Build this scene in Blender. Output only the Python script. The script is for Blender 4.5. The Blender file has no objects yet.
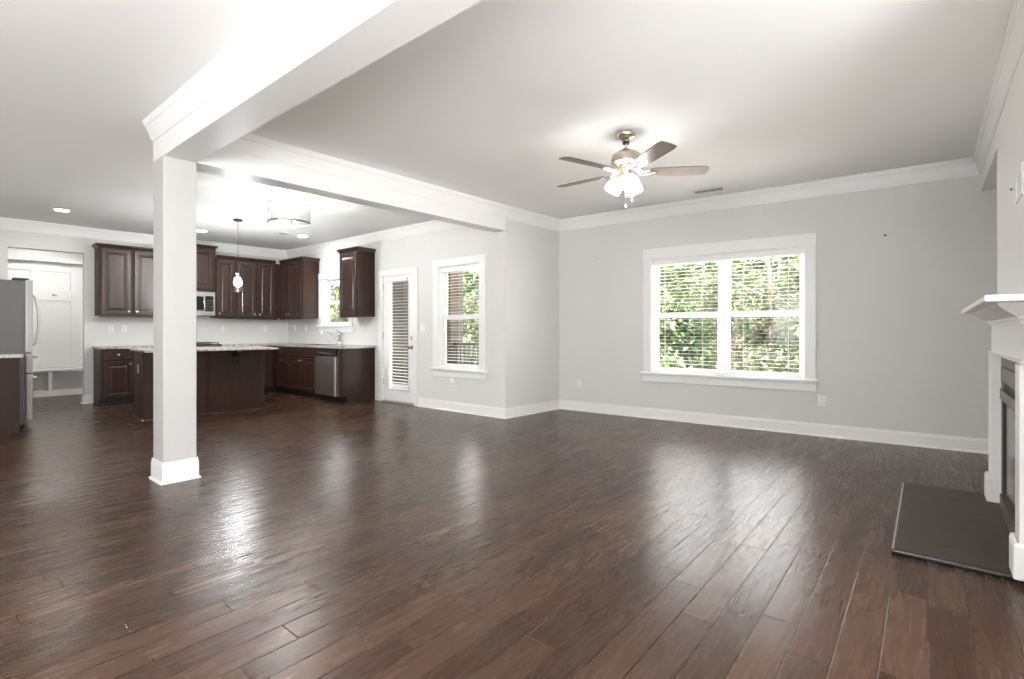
import bpy, bmesh, math, random
from mathutils import Matrix, Vector, Euler
random.seed(7)
C = bpy.context.scene.collection
SC = bpy.context.scene
R = math.radians

# ------------------------------------------------------------------ camera
H = 1.15
YAW = 39.48
cam_d = bpy.data.cameras.new('camera')
cam = bpy.data.objects.new('camera', cam_d)
C.objects.link(cam)
cam_d.sensor_fit = 'HORIZONTAL'
cam_d.sensor_width = 36.0
cam_d.lens = 505.0 / 1024.0 * 36.0
cam_d.shift_y = -8.2 / 1024.0
cam_d.clip_start = 0.02
cam.location = (0, 0, H)
cam.rotation_euler = (R(90), 0, R(YAW))
SC.camera = cam

# ------------------------------------------------------------------ sky, sun, added fill lamps, exposure
world = bpy.data.worlds.new('sky')
SC.world = world
world.use_nodes = True
wn = world.node_tree
for n in list(wn.nodes):
    wn.nodes.remove(n)
wo = wn.nodes.new('ShaderNodeOutputWorld')
wb = wn.nodes.new('ShaderNodeBackground')
wb.inputs['Color'].default_value = (0.94, 0.97, 1.0, 1)
wb.inputs['Strength'].default_value = 5.4
wn.links.new(wb.outputs[0], wo.inputs[0])

sun_d = bpy.data.lights.new('sun', 'SUN')
sun_d.energy = 48.0
sun_d.angle = R(2)
sun_d.color = (1.0, 0.96, 0.88)
sun = bpy.data.objects.new('sun', sun_d)
C.objects.link(sun)
sun.rotation_euler = (R(27), 0, R(20))

def area(name, loc, rot, sx, sy, power, col=(1, 1, 1)):
    d = bpy.data.lights.new(name, 'AREA')
    d.shape = 'RECTANGLE'
    d.size, d.size_y, d.energy, d.color = sx, sy, power, col
    o = bpy.data.objects.new(name, d)
    C.objects.link(o)
    o.location, o.rotation_euler = loc, rot
    return o

# up-tilted fill lamps added at made-up windows in the unseen rear and right walls
area('rear_fill_light', (-1.2, -3.93, 1.5), (R(140), 0, 0), 2.3, 1.6, 35, (0.97, 0.985, 1.0))


area('alcove_fill_light', (0.93, 2.0, 1.45), (R(90 + 55), 0, R(90)), 1.0, 1.5, 6, (0.97, 0.985, 1.0))
area('side_fill_light', (0.93, -1.4, 1.45), (R(90 + 55), 0, R(90)), 1.6, 1.5, 160, (0.97, 0.985, 1.0))

SC.view_settings.view_transform = 'Standard'
SC.view_settings.look = 'None'
SC.view_settings.gamma = 1.0
SC.view_settings.use_curve_mapping = False
SC.view_settings.exposure = 1.09
SC.cycles.max_bounces = 10
SC.cycles.diffuse_bounces = 5
SC.cycles.glossy_bounces = 4
SC.cycles.transparent_max_bounces = 16
SC.cycles.transmission_bounces = 6
SC.cycles.sample_clamp_indirect = 6.0
SC.cycles.caustics_reflective = False
SC.cycles.caustics_refractive = False
SC.cycles.use_denoising = True

# ------------------------------------------------------------------ materials
def nodes_of(name):
    m = bpy.data.materials.new(name)
    m.use_nodes = True
    nt = m.node_tree
    return m, nt, nt.nodes['Principled BSDF']

def new(nt, t, **kw):
    n = nt.nodes.new(t)
    for k, v in kw.items():
        setattr(n, k, v)
    return n

def mat(name, col, rough=0.5, metal=0.0, spec=0.5, var=0.0, vscale=8.0, stretch=(1, 1, 1), bump=0.0, bscale=60.0, coat=0.0, col2=None):
    m, nt, b = nodes_of(name)
    L = nt.links
    b.inputs['Base Color'].default_value = (*col, 1)
    b.inputs['Roughness'].default_value = rough
    b.inputs['Metallic'].default_value = metal
    b.inputs['Specular IOR Level'].default_value = spec
    b.inputs['Coat Weight'].default_value = coat
    b.inputs['Coat Roughness'].default_value = 0.15
    tc = new(nt, 'ShaderNodeTexCoord')
    mp = new(nt, 'ShaderNodeMapping')
    mp.inputs['Scale'].default_value = stretch
    L.new(tc.outputs['Object'], mp.inputs[0])
    if var or col2:
        nz = new(nt, 'ShaderNodeTexNoise')
        nz.inputs['Scale'].default_value = vscale
        nz.inputs['Detail'].default_value = 5
        L.new(mp.outputs[0], nz.inputs['Vector'])
        rp = new(nt, 'ShaderNodeValToRGB')
        c2 = col2 or tuple(min(1, c * (1 + var)) for c in col)
        c1 = col if col2 else tuple(c * (1 - var) for c in col)
        rp.color_ramp.elements[0].position = 0.35
        rp.color_ramp.elements[1].position = 0.65
        rp.color_ramp.elements[0].color = (*c1, 1)
        rp.color_ramp.elements[1].color = (*c2, 1)
        L.new(nz.outputs[0], rp.inputs[0])
        L.new(rp.outputs[0], b.inputs['Base Color'])
    if bump:
        n2 = new(nt, 'ShaderNodeTexNoise')
        n2.inputs['Scale'].default_value = bscale
        n2.inputs['Detail'].default_value = 3
        L.new(mp.outputs[0], n2.inputs['Vector'])
        bp = new(nt, 'ShaderNodeBump')
        bp.inputs['Strength'].default_value = bump
        bp.inputs['Distance'].default_value = 0.002
        L.new(n2.outputs[0], bp.inputs['Height'])
        L.new(bp.outputs[0], b.inputs['Normal'])
    return m

def emit(name, col, s):
    m, nt, b = nodes_of(name)
    b.inputs['Base Color'].default_value = (0.9, 0.9, 0.9, 1)
    b.inputs['Emission Color'].default_value = (*col, 1)
    b.inputs['Emission Strength'].default_value = s
    return m

def glass(name, tint=(1, 1, 1), refl=0.012, rough=0.0):
    m, nt, b = nodes_of(name)
    nt.nodes.remove(b)
    out = nt.nodes['Material Output']
    t = new(nt, 'ShaderNodeBsdfTransparent')
    t.inputs[0].default_value = (*tint, 1)
    g = new(nt, 'ShaderNodeBsdfGlossy')
    g.inputs['Roughness'].default_value = rough
    lw = new(nt, 'ShaderNodeLayerWeight')
    lw.inputs['Blend'].default_value = 0.5
    fac = math_node(nt, 'MULTIPLY_ADD', math_node(nt, 'POWER', lw.outputs['Facing'], 4.0), 0.8, refl)
    mx = new(nt, 'ShaderNodeMixShader')
    nt.links.new(fac, mx.inputs[0])
    nt.links.new(t.outputs[0], mx.inputs[1])
    nt.links.new(g.outputs[0], mx.inputs[2])
    nt.links.new(mx.outputs[0], out.inputs[0])
    return m

def math_node(nt, op, a, b=None, c=None):
    n = nt.nodes.new('ShaderNodeMath')
    n.operation = op
    for i, v in enumerate((a, b, c)):
        if v is None:
            continue
        if isinstance(v, (int, float)):
            n.inputs[i].default_value = v
        else:
            nt.links.new(v, n.inputs[i])
    return n.outputs[0]

def floor_material():
    m, nt, b = nodes_of('hand_scraped_planks')
    L = nt.links
    PW = 0.130
    tc = new(nt, 'ShaderNodeTexCoord')
    sp = new(nt, 'ShaderNodeSeparateXYZ')
    L.new(tc.outputs['Object'], sp.inputs[0])
    X, Y = sp.outputs[0], sp.outputs[1]
    u = math_node(nt, 'DIVIDE', X, PW)
    row = math_node(nt, 'FLOOR', u)
    fu = math_node(nt, 'SUBTRACT', u, row)
    wn1 = new(nt, 'ShaderNodeTexWhiteNoise', noise_dimensions='1D')
    L.new(row, wn1.inputs['W'])
    ln = math_node(nt, 'MULTIPLY_ADD', wn1.outputs['Value'], 0.45, 0.62)
    wn2 = new(nt, 'ShaderNodeTexWhiteNoise', noise_dimensions='1D')
    L.new(math_node(nt, 'ADD', row, 57.3), wn2.inputs['W'])
    off = math_node(nt, 'MULTIPLY', wn2.outputs['Value'], 9.0)
    v = math_node(nt, 'DIVIDE', math_node(nt, 'ADD', Y, off), ln)
    col = math_node(nt, 'FLOOR', v)
    fv = math_node(nt, 'SUBTRACT', v, col)
    cb = new(nt, 'ShaderNodeCombineXYZ')
    L.new(row, cb.inputs[0])
    L.new(col, cb.inputs[1])
    wn3 = new(nt, 'ShaderNodeTexWhiteNoise', noise_dimensions='2D')
    L.new(cb.outputs[0], wn3.inputs['Vector'])
    tone = wn3.outputs['Value']
    # seam distance in metres, along both edges
    du = math_node(nt, 'MULTIPLY', math_node(nt, 'SUBTRACT', 0.5, math_node(nt, 'ABSOLUTE', math_node(nt, 'SUBTRACT', fu, 0.5))), PW)
    dv = math_node(nt, 'MULTIPLY', math_node(nt, 'SUBTRACT', 0.5, math_node(nt, 'ABSOLUTE', math_node(nt, 'SUBTRACT', fv, 0.5))), ln)
    d = math_node(nt, 'MINIMUM', du, dv)
    seam = new(nt, 'ShaderNodeMapRange', interpolation_type='SMOOTHSTEP')
    seam.inputs['From Min'].default_value = 0.0
    seam.inputs['From Max'].default_value = 0.0035
    L.new(d, seam.inputs['Value'])
    # grain, shifted per plank
    gv = new(nt, 'ShaderNodeCombineXYZ')
    L.new(math_node(nt, 'MULTIPLY_ADD', tone, 31.0, math_node(nt, 'MULTIPLY', X, 26.0)), gv.inputs[0])
    L.new(math_node(nt, 'MULTIPLY', Y, 2.2), gv.inputs[1])
    L.new(math_node(nt, 'MULTIPLY', tone, 17.0), gv.inputs[2])
    gn = new(nt, 'ShaderNodeTexNoise')
    gn.inputs['Scale'].default_value = 1.6
    gn.inputs['Detail'].default_value = 8
    gn.inputs['Distortion'].default_value = 0.9
    L.new(gv.outputs[0], gn.inputs['Vector'])
    # knots and mottling
    kn = new(nt, 'ShaderNodeTexNoise')
    kn.inputs['Scale'].default_value = 5.5
    kn.inputs['Detail'].default_value = 4
    L.new(tc.outputs['Object'], kn.inputs['Vector'])
    mixv = math_node(nt, 'ADD', math_node(nt, 'MULTIPLY', tone, 0.42), math_node(nt, 'ADD', math_node(nt, 'MULTIPLY', gn.outputs[0], 0.17), math_node(nt, 'MULTIPLY_ADD', kn.outputs[0], 0.10, 0.05)))
    rp = new(nt, 'ShaderNodeValToRGB')
    e = rp.color_ramp.elements
    e[0].position, e[0].color = 0.16, (0.036, 0.0178, 0.0100, 1)
    e[1].position, e[1].color = 0.64, (0.078, 0.0415, 0.0245, 1)
    k = e.new(0.40)
    k.color = (0.055, 0.0280, 0.0160, 1)
    L.new(mixv, rp.inputs[0])
    mc = new(nt, 'ShaderNodeMix', data_type='RGBA')
    mc.inputs[6].default_value = (0.016, 0.009, 0.006, 1)
    L.new(seam.outputs[0], mc.inputs[0])
    L.new(rp.outputs[0], mc.inputs[7])
    L.new(mc.outputs[2], b.inputs['Base Color'])
    # scraped ripples: long shallow waves, shifted per plank
    sv = new(nt, 'ShaderNodeCombineXYZ')
    L.new(math_node(nt, 'MULTIPLY_ADD', tone, 40.0, math_node(nt, 'MULTIPLY', X, 24.0)), sv.inputs[0])
    L.new(math_node(nt, 'MULTIPLY', Y, 3.6), sv.inputs[1])
    L.new(math_node(nt, 'MULTIPLY', tone, 23.0), sv.inputs[2])
    sn = new(nt, 'ShaderNodeTexNoise')
    sn.inputs['Scale'].default_value = 1.0
    sn.inputs['Detail'].default_value = 1
    sn.inputs['Distortion'].default_value = 0.7
    L.new(sv.outputs[0], sn.inputs['Vector'])
    hgt = math_node(nt, 'ADD', math_node(nt, 'MULTIPLY', sn.outputs[0], 0.50), math_node(nt, 'MULTIPLY', seam.outputs[0], 0.55))
    hgt = math_node(nt, 'ADD', hgt, math_node(nt, 'MULTIPLY', gn.outputs[0], 0.03))
    bp = new(nt, 'ShaderNodeBump')
    bp.inputs['Strength'].default_value = 0.45
    bp.inputs['Distance'].default_value = 0.0032
    L.new(hgt, bp.inputs['Height'])
    L.new(bp.outputs[0], b.inputs['Normal'])
    L.new(math_node(nt, 'MULTIPLY_ADD', gn.outputs[0], 0.10, 0.22), b.inputs['Roughness'])
    b.inputs['Specular IOR Level'].default_value = 0.26
    return m

def granite_material():
    m, nt, b = nodes_of('speckled_granite')
    tc = new(nt, 'ShaderNodeTexCoord')
    vo = new(nt, 'ShaderNodeTexVoronoi')
    vo.inputs['Scale'].default_value = 110
    nt.links.new(tc.outputs['Object'], vo.inputs['Vector'])
    nz = new(nt, 'ShaderNodeTexNoise')
    nz.inputs['Scale'].default_value = 35
    nz.inputs['Detail'].default_value = 6
    nt.links.new(tc.outputs['Object'], nz.inputs['Vector'])
    s = math_node(nt, 'ADD', math_node(nt, 'MULTIPLY', vo.outputs['Distance'], 0.5), math_node(nt, 'MULTIPLY', nz.outputs[0], 0.8))
    rp = new(nt, 'ShaderNodeValToRGB')
    e = rp.color_ramp.elements
    e[0].position, e[0].color = 0.38, (0.05, 0.04, 0.037, 1)
    e[1].position, e[1].color = 0.80, (0.56, 0.54, 0.51, 1)
    k = e.new(0.55)
    k.color = (0.27, 0.24, 0.22, 1)
    nt.links.new(s, rp.inputs[0])
    nt.links.new(rp.outputs[0], b.inputs['Base Color'])
    b.inputs['Roughness'].default_value = 0.12
    return m

def stone_material():
    m, nt, b = nodes_of('stacked_stone')
    tc = new(nt, 'ShaderNodeTexCoord')
    mp = new(nt, 'ShaderNodeMapping')
    mp.inputs['Rotation'].default_value = (R(90), 0, 0)
    nt.links.new(tc.outputs['Object'], mp.inputs[0])
    br = new(nt, 'ShaderNodeTexBrick')
    br.inputs['Color1'].default_value = (0.062, 0.048, 0.034, 1)
    br.inputs['Color2'].default_value = (0.017, 0.011, 0.008, 1)
    br.inputs['Mortar'].default_value = (0.014, 0.011, 0.009, 1)
    br.inputs['Scale'].default_value = 1.0
    br.inputs['Mortar Size'].default_value = 0.008
    br.inputs['Brick Width'].default_value = 0.32
    br.inputs['Row Height'].default_value = 0.105
    nt.links.new(mp.outputs[0], br.inputs['Vector'])
    nt.links.new(br.outputs[0], b.inputs['Base Color'])
    b.inputs['Roughness'].default_value = 0.85
    return m

M = {}
M['floor'] = floor_material()
M['wall'] = mat('greige_wall_paint', (0.668, 0.658, 0.640), 0.75, bump=0.05, bscale=140)
M['kitchen_wall'] = M['wall']
M['ceiling'] = mat('ceiling_paint', (0.86, 0.852, 0.838), 0.9, bump=0.06, bscale=120)
M['trim'] = mat('white_trim_paint', (0.80, 0.795, 0.785), 0.38)
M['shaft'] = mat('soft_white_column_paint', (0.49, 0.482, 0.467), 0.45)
M['white'] = mat('white_enamel', (0.82, 0.82, 0.81), 0.35)
M['vinyl'] = mat('white_vinyl', (0.84, 0.84, 0.84), 0.35)
M['slat'] = mat('white_blind_slat', (0.84, 0.84, 0.83), 0.45)
M['glass'] = glass('window_glass')
M['clear'] = glass('clear_seeded_glass', (0.97, 0.98, 0.98), 0.085, 0.04)
M['espresso'] = mat('espresso_cabinet_stain', (0.031, 0.0122, 0.0080), 0.30, var=0.35, vscale=3.0, stretch=(9, 9, 1.0), coat=0.10, bump=0.05, bscale=40)
M['panel'] = mat('espresso_flat_panel', (0.031, 0.0155, 0.0108), 0.45, var=0.10, vscale=3.0, stretch=(9, 9, 1.0), spec=0.2)
M['toe'] = mat('toe_kick_black', (0.012, 0.010, 0.009), 0.6)
M['granite'] = granite_material()
M['steel'] = mat('brushed_stainless', (0.33, 0.315, 0.30), 0.34, 1.0, var=0.06, vscale=3, stretch=(60, 60, 0.6))
M['steel_floor_tint'] = mat('stainless_floor_tint', (0.52, 0.46, 0.415), 0.36, 1.0, var=0.06, vscale=3, stretch=(60, 60, 0.6))  # warm reflection of the floor put into the base colour
M['steel_side'] = mat('fridge_side_grey', (0.135, 0.133, 0.130), 0.5, 0.0)
M['chrome'] = mat('polished_chrome', (0.78, 0.78, 0.78), 0.10, 1.0)
M['ringsteel'] = mat('brushed_ring_steel', (0.30, 0.30, 0.30), 0.3, 1.0)
M['nickel'] = mat('satin_nickel', (0.60, 0.56, 0.51), 0.26, 1.0)
M['brass'] = mat('brushed_bronze_nickel', (0.62, 0.54, 0.46), 0.28, 1.0)
M['black'] = mat('black_gloss', (0.012, 0.012, 0.013), 0.14)
M['blackmatte'] = mat('black_matte_metal', (0.02, 0.018, 0.017), 0.5, 0.2)
M['gasket'] = mat('dark_gasket', (0.05, 0.05, 0.052), 0.6)
M['plate'] = mat('white_plastic_plate', (0.80, 0.80, 0.79), 0.35)
M['slot'] = mat('dark_slot', (0.05, 0.05, 0.05), 0.6)
M['blade'] = mat('walnut_fan_blade', (0.115, 0.072, 0.056), 0.36, var=0.25, vscale=4, stretch=(3, 30, 30))
M['shade'] = emit('lit_frosted_glass', (1.0, 0.98, 0.94), 11.0)
M['bulb'] = emit('lit_bulb', (1.0, 0.975, 0.94), 460.0)
M['pbulb'] = emit('lit_pendant_bulb', (0.95, 0.975, 1.0), 400.0)
M['can'] = emit('lit_downlight_lens', (1.0, 0.96, 0.90), 130.0)
M['mud_fill'] = emit('added_mudroom_lens', (1.0, 0.97, 0.93), 230.0)  # for the lamp added out of view in the mudroom
M['hearth'] = mat('dark_slate_tile', (0.047, 0.034, 0.0255), 0.5, spec=0.3, var=0.15, vscale=3, stretch=(1, 6, 1))
M['hearth_edge'] = mat('black_bullnose', (0.010, 0.010, 0.010), 0.25)
M['slate'] = mat('grey_brown_slate', (0.13, 0.112, 0.10), 0.45, var=0.15, vscale=6)
M['firemetal'] = mat('dark_bronze_metal', (0.16, 0.13, 0.115), 0.40, 0.6)
M['fireglass'] = mat('smoked_fire_glass', (0.035, 0.022, 0.02), 0.18)
M['wood_door_alu'] = mat('brushed_threshold', (0.6, 0.6, 0.58), 0.4, 0.8)
M['stone'] = stone_material()
M['porch'] = mat('porch_boards', (0.32, 0.30, 0.27), 0.7)
M['porch_white'] = mat('porch_ceiling_white', (0.80, 0.80, 0.79), 0.7)
M['railing'] = mat('dark_railing', (0.03, 0.024, 0.02), 0.5)
M['bounce_ground'] = mat('pale_bounce_ground', (0.60, 0.57, 0.52), 0.95, var=0.12, vscale=3)  # unseen ground made pale to bounce sunlight up to the ceiling
M['backdrop_hill'] = mat('backdrop_hillside', (0.0158, 0.0288, 0.0094), 0.95, col2=(0.0360, 0.0504, 0.0173), vscale=1.2)
M['bark'] = mat('tree_bark', (0.0360, 0.0272, 0.0208), 0.9, var=0.3, vscale=12)
M['cord'] = mat('blind_cord', (0.8, 0.8, 0.78), 0.8)

def leaf(name, a, b2, c2):
    m, nt, b = nodes_of(name)
    oi = new(nt, 'ShaderNodeTexCoord')
    nz = new(nt, 'ShaderNodeTexNoise')
    nz.inputs['Scale'].default_value = 2.6
    nz.inputs['Detail'].default_value = 4
    nt.links.new(oi.outputs['Object'], nz.inputs['Vector'])
    rp = new(nt, 'ShaderNodeValToRGB')
    e = rp.color_ramp.elements
    e[0].position, e[0].color = 0.34, (*a, 1)
    e[1].position, e[1].color = 0.68, (*c2, 1)
    k = e.new(0.5)
    k.color = (*b2, 1)
    nt.links.new(nz.outputs[0], rp.inputs[0])
    nt.links.new(rp.outputs[0], b.inputs['Base Color'])
    b.inputs['Roughness'].default_value = 0.6
    tr = new(nt, 'ShaderNodeBsdfTranslucent')
    nt.links.new(rp.outputs[0], tr.inputs[0])
    mx = new(nt, 'ShaderNodeMixShader')
    mx.inputs[0].default_value = 0.35
    nt.links.new(b.outputs[0], mx.inputs[1])
    nt.links.new(tr.outputs[0], mx.inputs[2])
    nt.links.new(mx.outputs[0], nt.nodes['Material Output'].inputs[0])
    return m

M['leaf'] = leaf('green_leaves', (0.0065, 0.0135, 0.0030), (0.022, 0.043, 0.0085), (0.060, 0.082, 0.024))
M['leaf2'] = leaf('mixed_autumn_leaves', (0.0065, 0.012, 0.004), (0.022, 0.036, 0.010), (0.075, 0.058, 0.030))

# ------------------------------------------------------------------ helpers
def ident(o, label=None, cat=None, group=None, kind=None):
    if label: o['label'] = label
    if cat: o['category'] = cat
    if group: o['group'] = group
    if kind: o['kind'] = kind
    return o

def thing(name, label, cat, loc=(0, 0, 0), rz=0.0, group=None, kind=None):
    o = bpy.data.objects.new(name, None)
    o.empty_display_size = 0.1
    C.objects.link(o)
    o.location = loc
    o.rotation_euler = (0, 0, rz)
    return ident(o, label, cat, group, kind)

def obj(name, bm, material, parent=None, smooth=False, loc=None, rz=None):
    bmesh.ops.recalc_face_normals(bm, faces=bm.faces[:])
    me = bpy.data.meshes.new(name)
    bm.to_mesh(me)
    bm.free()
    mats = material if isinstance(material, (list, tuple)) else [material]
    for k in mats:
        me.materials.append(M[k])
    if smooth:
        me.shade_smooth()
        me.set_sharp_from_angle(angle=R(38))
    o = bpy.data.objects.new(name, me)
    C.objects.link(o)
    if parent is not None:
        o.parent = parent
    if loc is not None:
        o.location = loc
    if rz is not None:
        o.rotation_euler = (0, 0, rz)
    return o

def children(o):
    return [c for c in bpy.data.objects if c.parent == o]

def copy_tree(src, loc=None, rz=None, label=None, group=None):
    kids = {}
    for c in bpy.data.objects:
        if c.parent is not None:
            kids.setdefault(c.parent.name, []).append(c)
    def rec(o, parent):
        n = o.copy()
        C.objects.link(n)
        if parent is not None:
            n.parent = parent
        for k in kids.get(o.name, []):
            rec(k, n)
        return n
    r = rec(src, None)
    if loc is not None: r.location = loc
    if rz is not None: r.rotation_euler = (0, 0, rz)
    if label: r['label'] = label
    if group: r['group'] = group
    return r

def NB():
    return bmesh.new()

def box(bm, x0, x1, y0, y1, z0, z1, bev=0.0, mi=0, seg=1):
    x0, x1 = min(x0, x1), max(x0, x1)
    y0, y1 = min(y0, y1), max(y0, y1)
    z0, z1 = min(z0, z1), max(z0, z1)
    v = [bm.verts.new(p) for p in ((x0, y0, z0), (x1, y0, z0), (x1, y1, z0), (x0, y1, z0), (x0, y0, z1), (x1, y0, z1), (x1, y1, z1), (x0, y1, z1))]
    fs = [bm.faces.new([v[i] for i in q]) for q in ((3, 2, 1, 0), (4, 5, 6, 7), (0, 1, 5, 4), (1, 2, 6, 5), (2, 3, 7, 6), (3, 0, 4, 7))]
    for f in fs:
        f.material_index = mi
    if bev > 0:
        es = list({e for f in fs for e in f.edges})
        bmesh.ops.bevel(bm, geom=es, offset=bev, segments=seg, affect='EDGES', profile=0.6)
    return bm

def prism(bm, pts, z0, z1):
    a = [bm.verts.new((p[0], p[1], z0)) for p in pts]
    b = [bm.verts.new((p[0], p[1], z1)) for p in pts]
    bm.faces.new(a[::-1])
    bm.faces.new(b)
    n = len(pts)
    for i in range(n):
        bm.faces.new((a[i], a[(i + 1) % n], b[(i + 1) % n], b[i]))
    return bm

def prism_x(bm, pts, x0, x1):
    """outline in (y, z), drawn out along x"""
    a = [bm.verts.new((x0, p[0], p[1])) for p in pts]
    b = [bm.verts.new((x1, p[0], p[1])) for p in pts]
    bm.faces.new(a[::-1])
    bm.faces.new(b)
    n = len(pts)
    for i in range(n):
        bm.faces.new((a[i], a[(i + 1) % n], b[(i + 1) % n], b[i]))
    return bm

def lathe(bm, prof, seg=24, c=(0, 0, 0), axis='Z'):
    """profile of (radius, height); closed at radius 0"""
    rings = []
    for r, z in prof:
        if r < 1e-6:
            rings.append([bm.verts.new(axp(c, 0, 0, z, axis))])
        else:
            rings.append([bm.verts.new(axp(c, r * math.cos(2 * math.pi * k / seg), r * math.sin(2 * math.pi * k / seg), z, axis)) for k in range(seg)])
    for A, B in zip(rings, rings[1:]):
        if len(A) == 1 and len(B) == 1:
            continue
        for k in range(seg):
            k2 = (k + 1) % seg
            if len(A) == 1:
                bm.faces.new((A[0], B[k], B[k2]))
            elif len(B) == 1:
                bm.faces.new((A[k], A[k2], B[0]))
            else:
                bm.faces.new((A[k], A[k2], B[k2], B[k]))
    return bm

def axp(c, x, y, z, axis):
    if axis == 'Z':
        return (c[0] + x, c[1] + y, c[2] + z)
    if axis == 'Y':      # heights run towards -y, out of the wall
        return (c[0] + x, c[1] - z, c[2] + y)
    return (c[0] + z, c[1] + x, c[2] + y)

def tube(bm, pts, r, seg=8):
    pts = [Vector(p) for p in pts]
    rings = []
    ref = Vector((0.13, 0.21, 1)).normalized()
    for i, p in enumerate(pts):
        t = (pts[min(i + 1, len(pts) - 1)] - pts[max(i - 1, 0)]).normalized()
        if abs(t.dot(ref)) > 0.98:
            ref = Vector((1, 0.1, 0)).normalized()
        a = t.cross(ref).normalized()
        b = t.cross(a).normalized()
        rr = r[i] if isinstance(r, (list, tuple)) else r
        rings.append([bm.verts.new(p + a * rr * math.cos(2 * math.pi * k / seg) + b * rr * math.sin(2 * math.pi * k / seg)) for k in range(seg)])
    for A, B in zip(rings, rings[1:]):
        for k in range(seg):
            bm.faces.new((A[k], A[(k + 1) % seg], B[(k + 1) % seg], B[k]))
    bm.faces.new(rings[0][::-1])
    bm.faces.new(rings[-1])
    return bm

def sweep(bm, path, prof, z, closed=False):
    """mitred moulding: profile of (out, height) carried along a plan path, 'out' being to the left of travel"""
    P = [Vector((p[0], p[1])) for p in path]
    n = len(P)
    rings = []
    for i in range(n):
        d0 = (P[i] - P[i - 1]).normalized() if (i > 0 or closed) else None
        d1 = (P[(i + 1) % n] - P[i]).normalized() if (i < n - 1 or closed) else None
        if d0 is None: d0 = d1
        if d1 is None: d1 = d0
        n0, n1 = Vector((-d0.y, d0.x)), Vector((-d1.y, d1.x))
        m = n0 + n1
        m = m / max(0.2, m.dot(n0)) if m.length > 1e-6 else n0
        rings.append([bm.verts.new((P[i].x + m.x * o, P[i].y + m.y * o, z + h)) for o, h in prof])
    k = len(prof)
    idx = list(range(n)) + ([0] if closed else [])
    for a, b in zip(idx, idx[1:]):
        for j in range(k):
            bm.faces.new((rings[a][j], rings[b][j], rings[b][(j + 1) % k], rings[a][(j + 1) % k]))
    if not closed:
        bm.faces.new(rings[0])
        bm.faces.new(rings[-1][::-1])
    return bm

def holed_wall(bm, u0, u1, z0, z1, t, holes):
    """wall slab, front at y = 0 and back at y = t, with rectangular openings"""
    us = sorted({u0, u1, *[h[0] for h in holes], *[h[1] for h in holes]})
    zs = sorted({z0, z1, *[h[2] for h in holes], *[h[3] for h in holes]})
    def solid(i, j):
        if i < 0 or j < 0 or i >= len(us) - 1 or j >= len(zs) - 1:
            return False
        cu, cz = (us[i] + us[i + 1]) / 2, (zs[j] + zs[j + 1]) / 2
        return not any(h[0] < cu < h[1] and h[2] < cz < h[3] for h in holes)
    vc = {}
    def V(i, j, b):
        if (i, j, b) not in vc:
            vc[i, j, b] = bm.verts.new((us[i], t * b, zs[j]))
        return vc[i, j, b]
    for i in range(len(us) - 1):
        for j in range(len(zs) - 1):
            if not solid(i, j):
                continue
            bm.faces.new((V(i, j, 0), V(i + 1, j, 0), V(i + 1, j + 1, 0), V(i, j + 1, 0)))
            bm.faces.new((V(i, j, 1), V(i, j + 1, 1), V(i + 1, j + 1, 1), V(i + 1, j, 1)))
            if not solid(i - 1, j): bm.faces.new((V(i, j, 0), V(i, j + 1, 0), V(i, j + 1, 1), V(i, j, 1)))
            if not solid(i + 1, j): bm.faces.new((V(i + 1, j, 0), V(i + 1, j, 1), V(i + 1, j + 1, 1), V(i + 1, j + 1, 0)))
            if not solid(i, j - 1): bm.faces.new((V(i, j, 0), V(i, j, 1), V(i + 1, j, 1), V(i + 1, j, 0)))
            if not solid(i, j + 1): bm.faces.new((V(i, j + 1, 0), V(i + 1, j + 1, 0), V(i + 1, j + 1, 1), V(i, j + 1, 1)))
    return bm

def frame_ring(bm, x0, x1, z0, z1, w, y0, y1, bev=0.0, wb=None, wt=None):
    wb = w if wb is None else wb
    wt = w if wt is None else wt
    box(bm, x0, x0 + w, y0, y1, z0, z1, bev)
    box(bm, x1 - w, x1, y0, y1, z0, z1, bev)
    box(bm, x0 + w, x1 - w, y0, y1, z0, z0 + wb, bev)
    box(bm, x0 + w, x1 - w, y0, y1, z1 - wt, z1, bev)
    return bm

def panel_face(bm, x0, x1, z0, z1, yf, t, loops):
    """door leaf: outer box of thickness t with a stepped face; loops of (inset, depth)"""
    rings = []
    rings.append([bm.verts.new(p) for p in ((x0, yf + t, z0), (x1, yf + t, z0), (x1, yf + t, z1), (x0, yf + t, z1))])
    for ins, dp in loops:
        rings.append([bm.verts.new(p) for p in ((x0 + ins, yf + dp, z0 + ins), (x1 - ins, yf + dp, z0 + ins), (x1 - ins, yf + dp, z1 - ins), (x0 + ins, yf + dp, z1 - ins))])
    bm.faces.new(rings[0][::-1])
    for A, B in zip(rings, rings[1:]):
        for k in range(4):
            bm.faces.new((A[k], A[(k + 1) % 4], B[(k + 1) % 4], B[k]))
    bm.faces.new(rings[-1])
    return bm

DOOR_LOOPS = [(0, 0.003), (0.003, 0), (0.050, 0), (0.058, 0.007), (0.066, 0.007), (0.072, 0.010), (0.076, 0.010), (0.094, 0.003), (0.096, 0.003)]
FLAT_LOOPS = [(0, 0.003), (0.003, 0)]
DRAWER_LOOPS = [(0, 0.003), (0.003, 0), (0.026, 0), (0.032, 0.005)]

def knob_bm(x, y, z):
    return lathe(NB(), [(0, 0), (0.007, 0), (0.007, 0.012), (0.017, 0.018), (0.020, 0.025), (0.014, 0.032), (0, 0.034)], 14, (x, y, z), 'Y')

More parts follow.
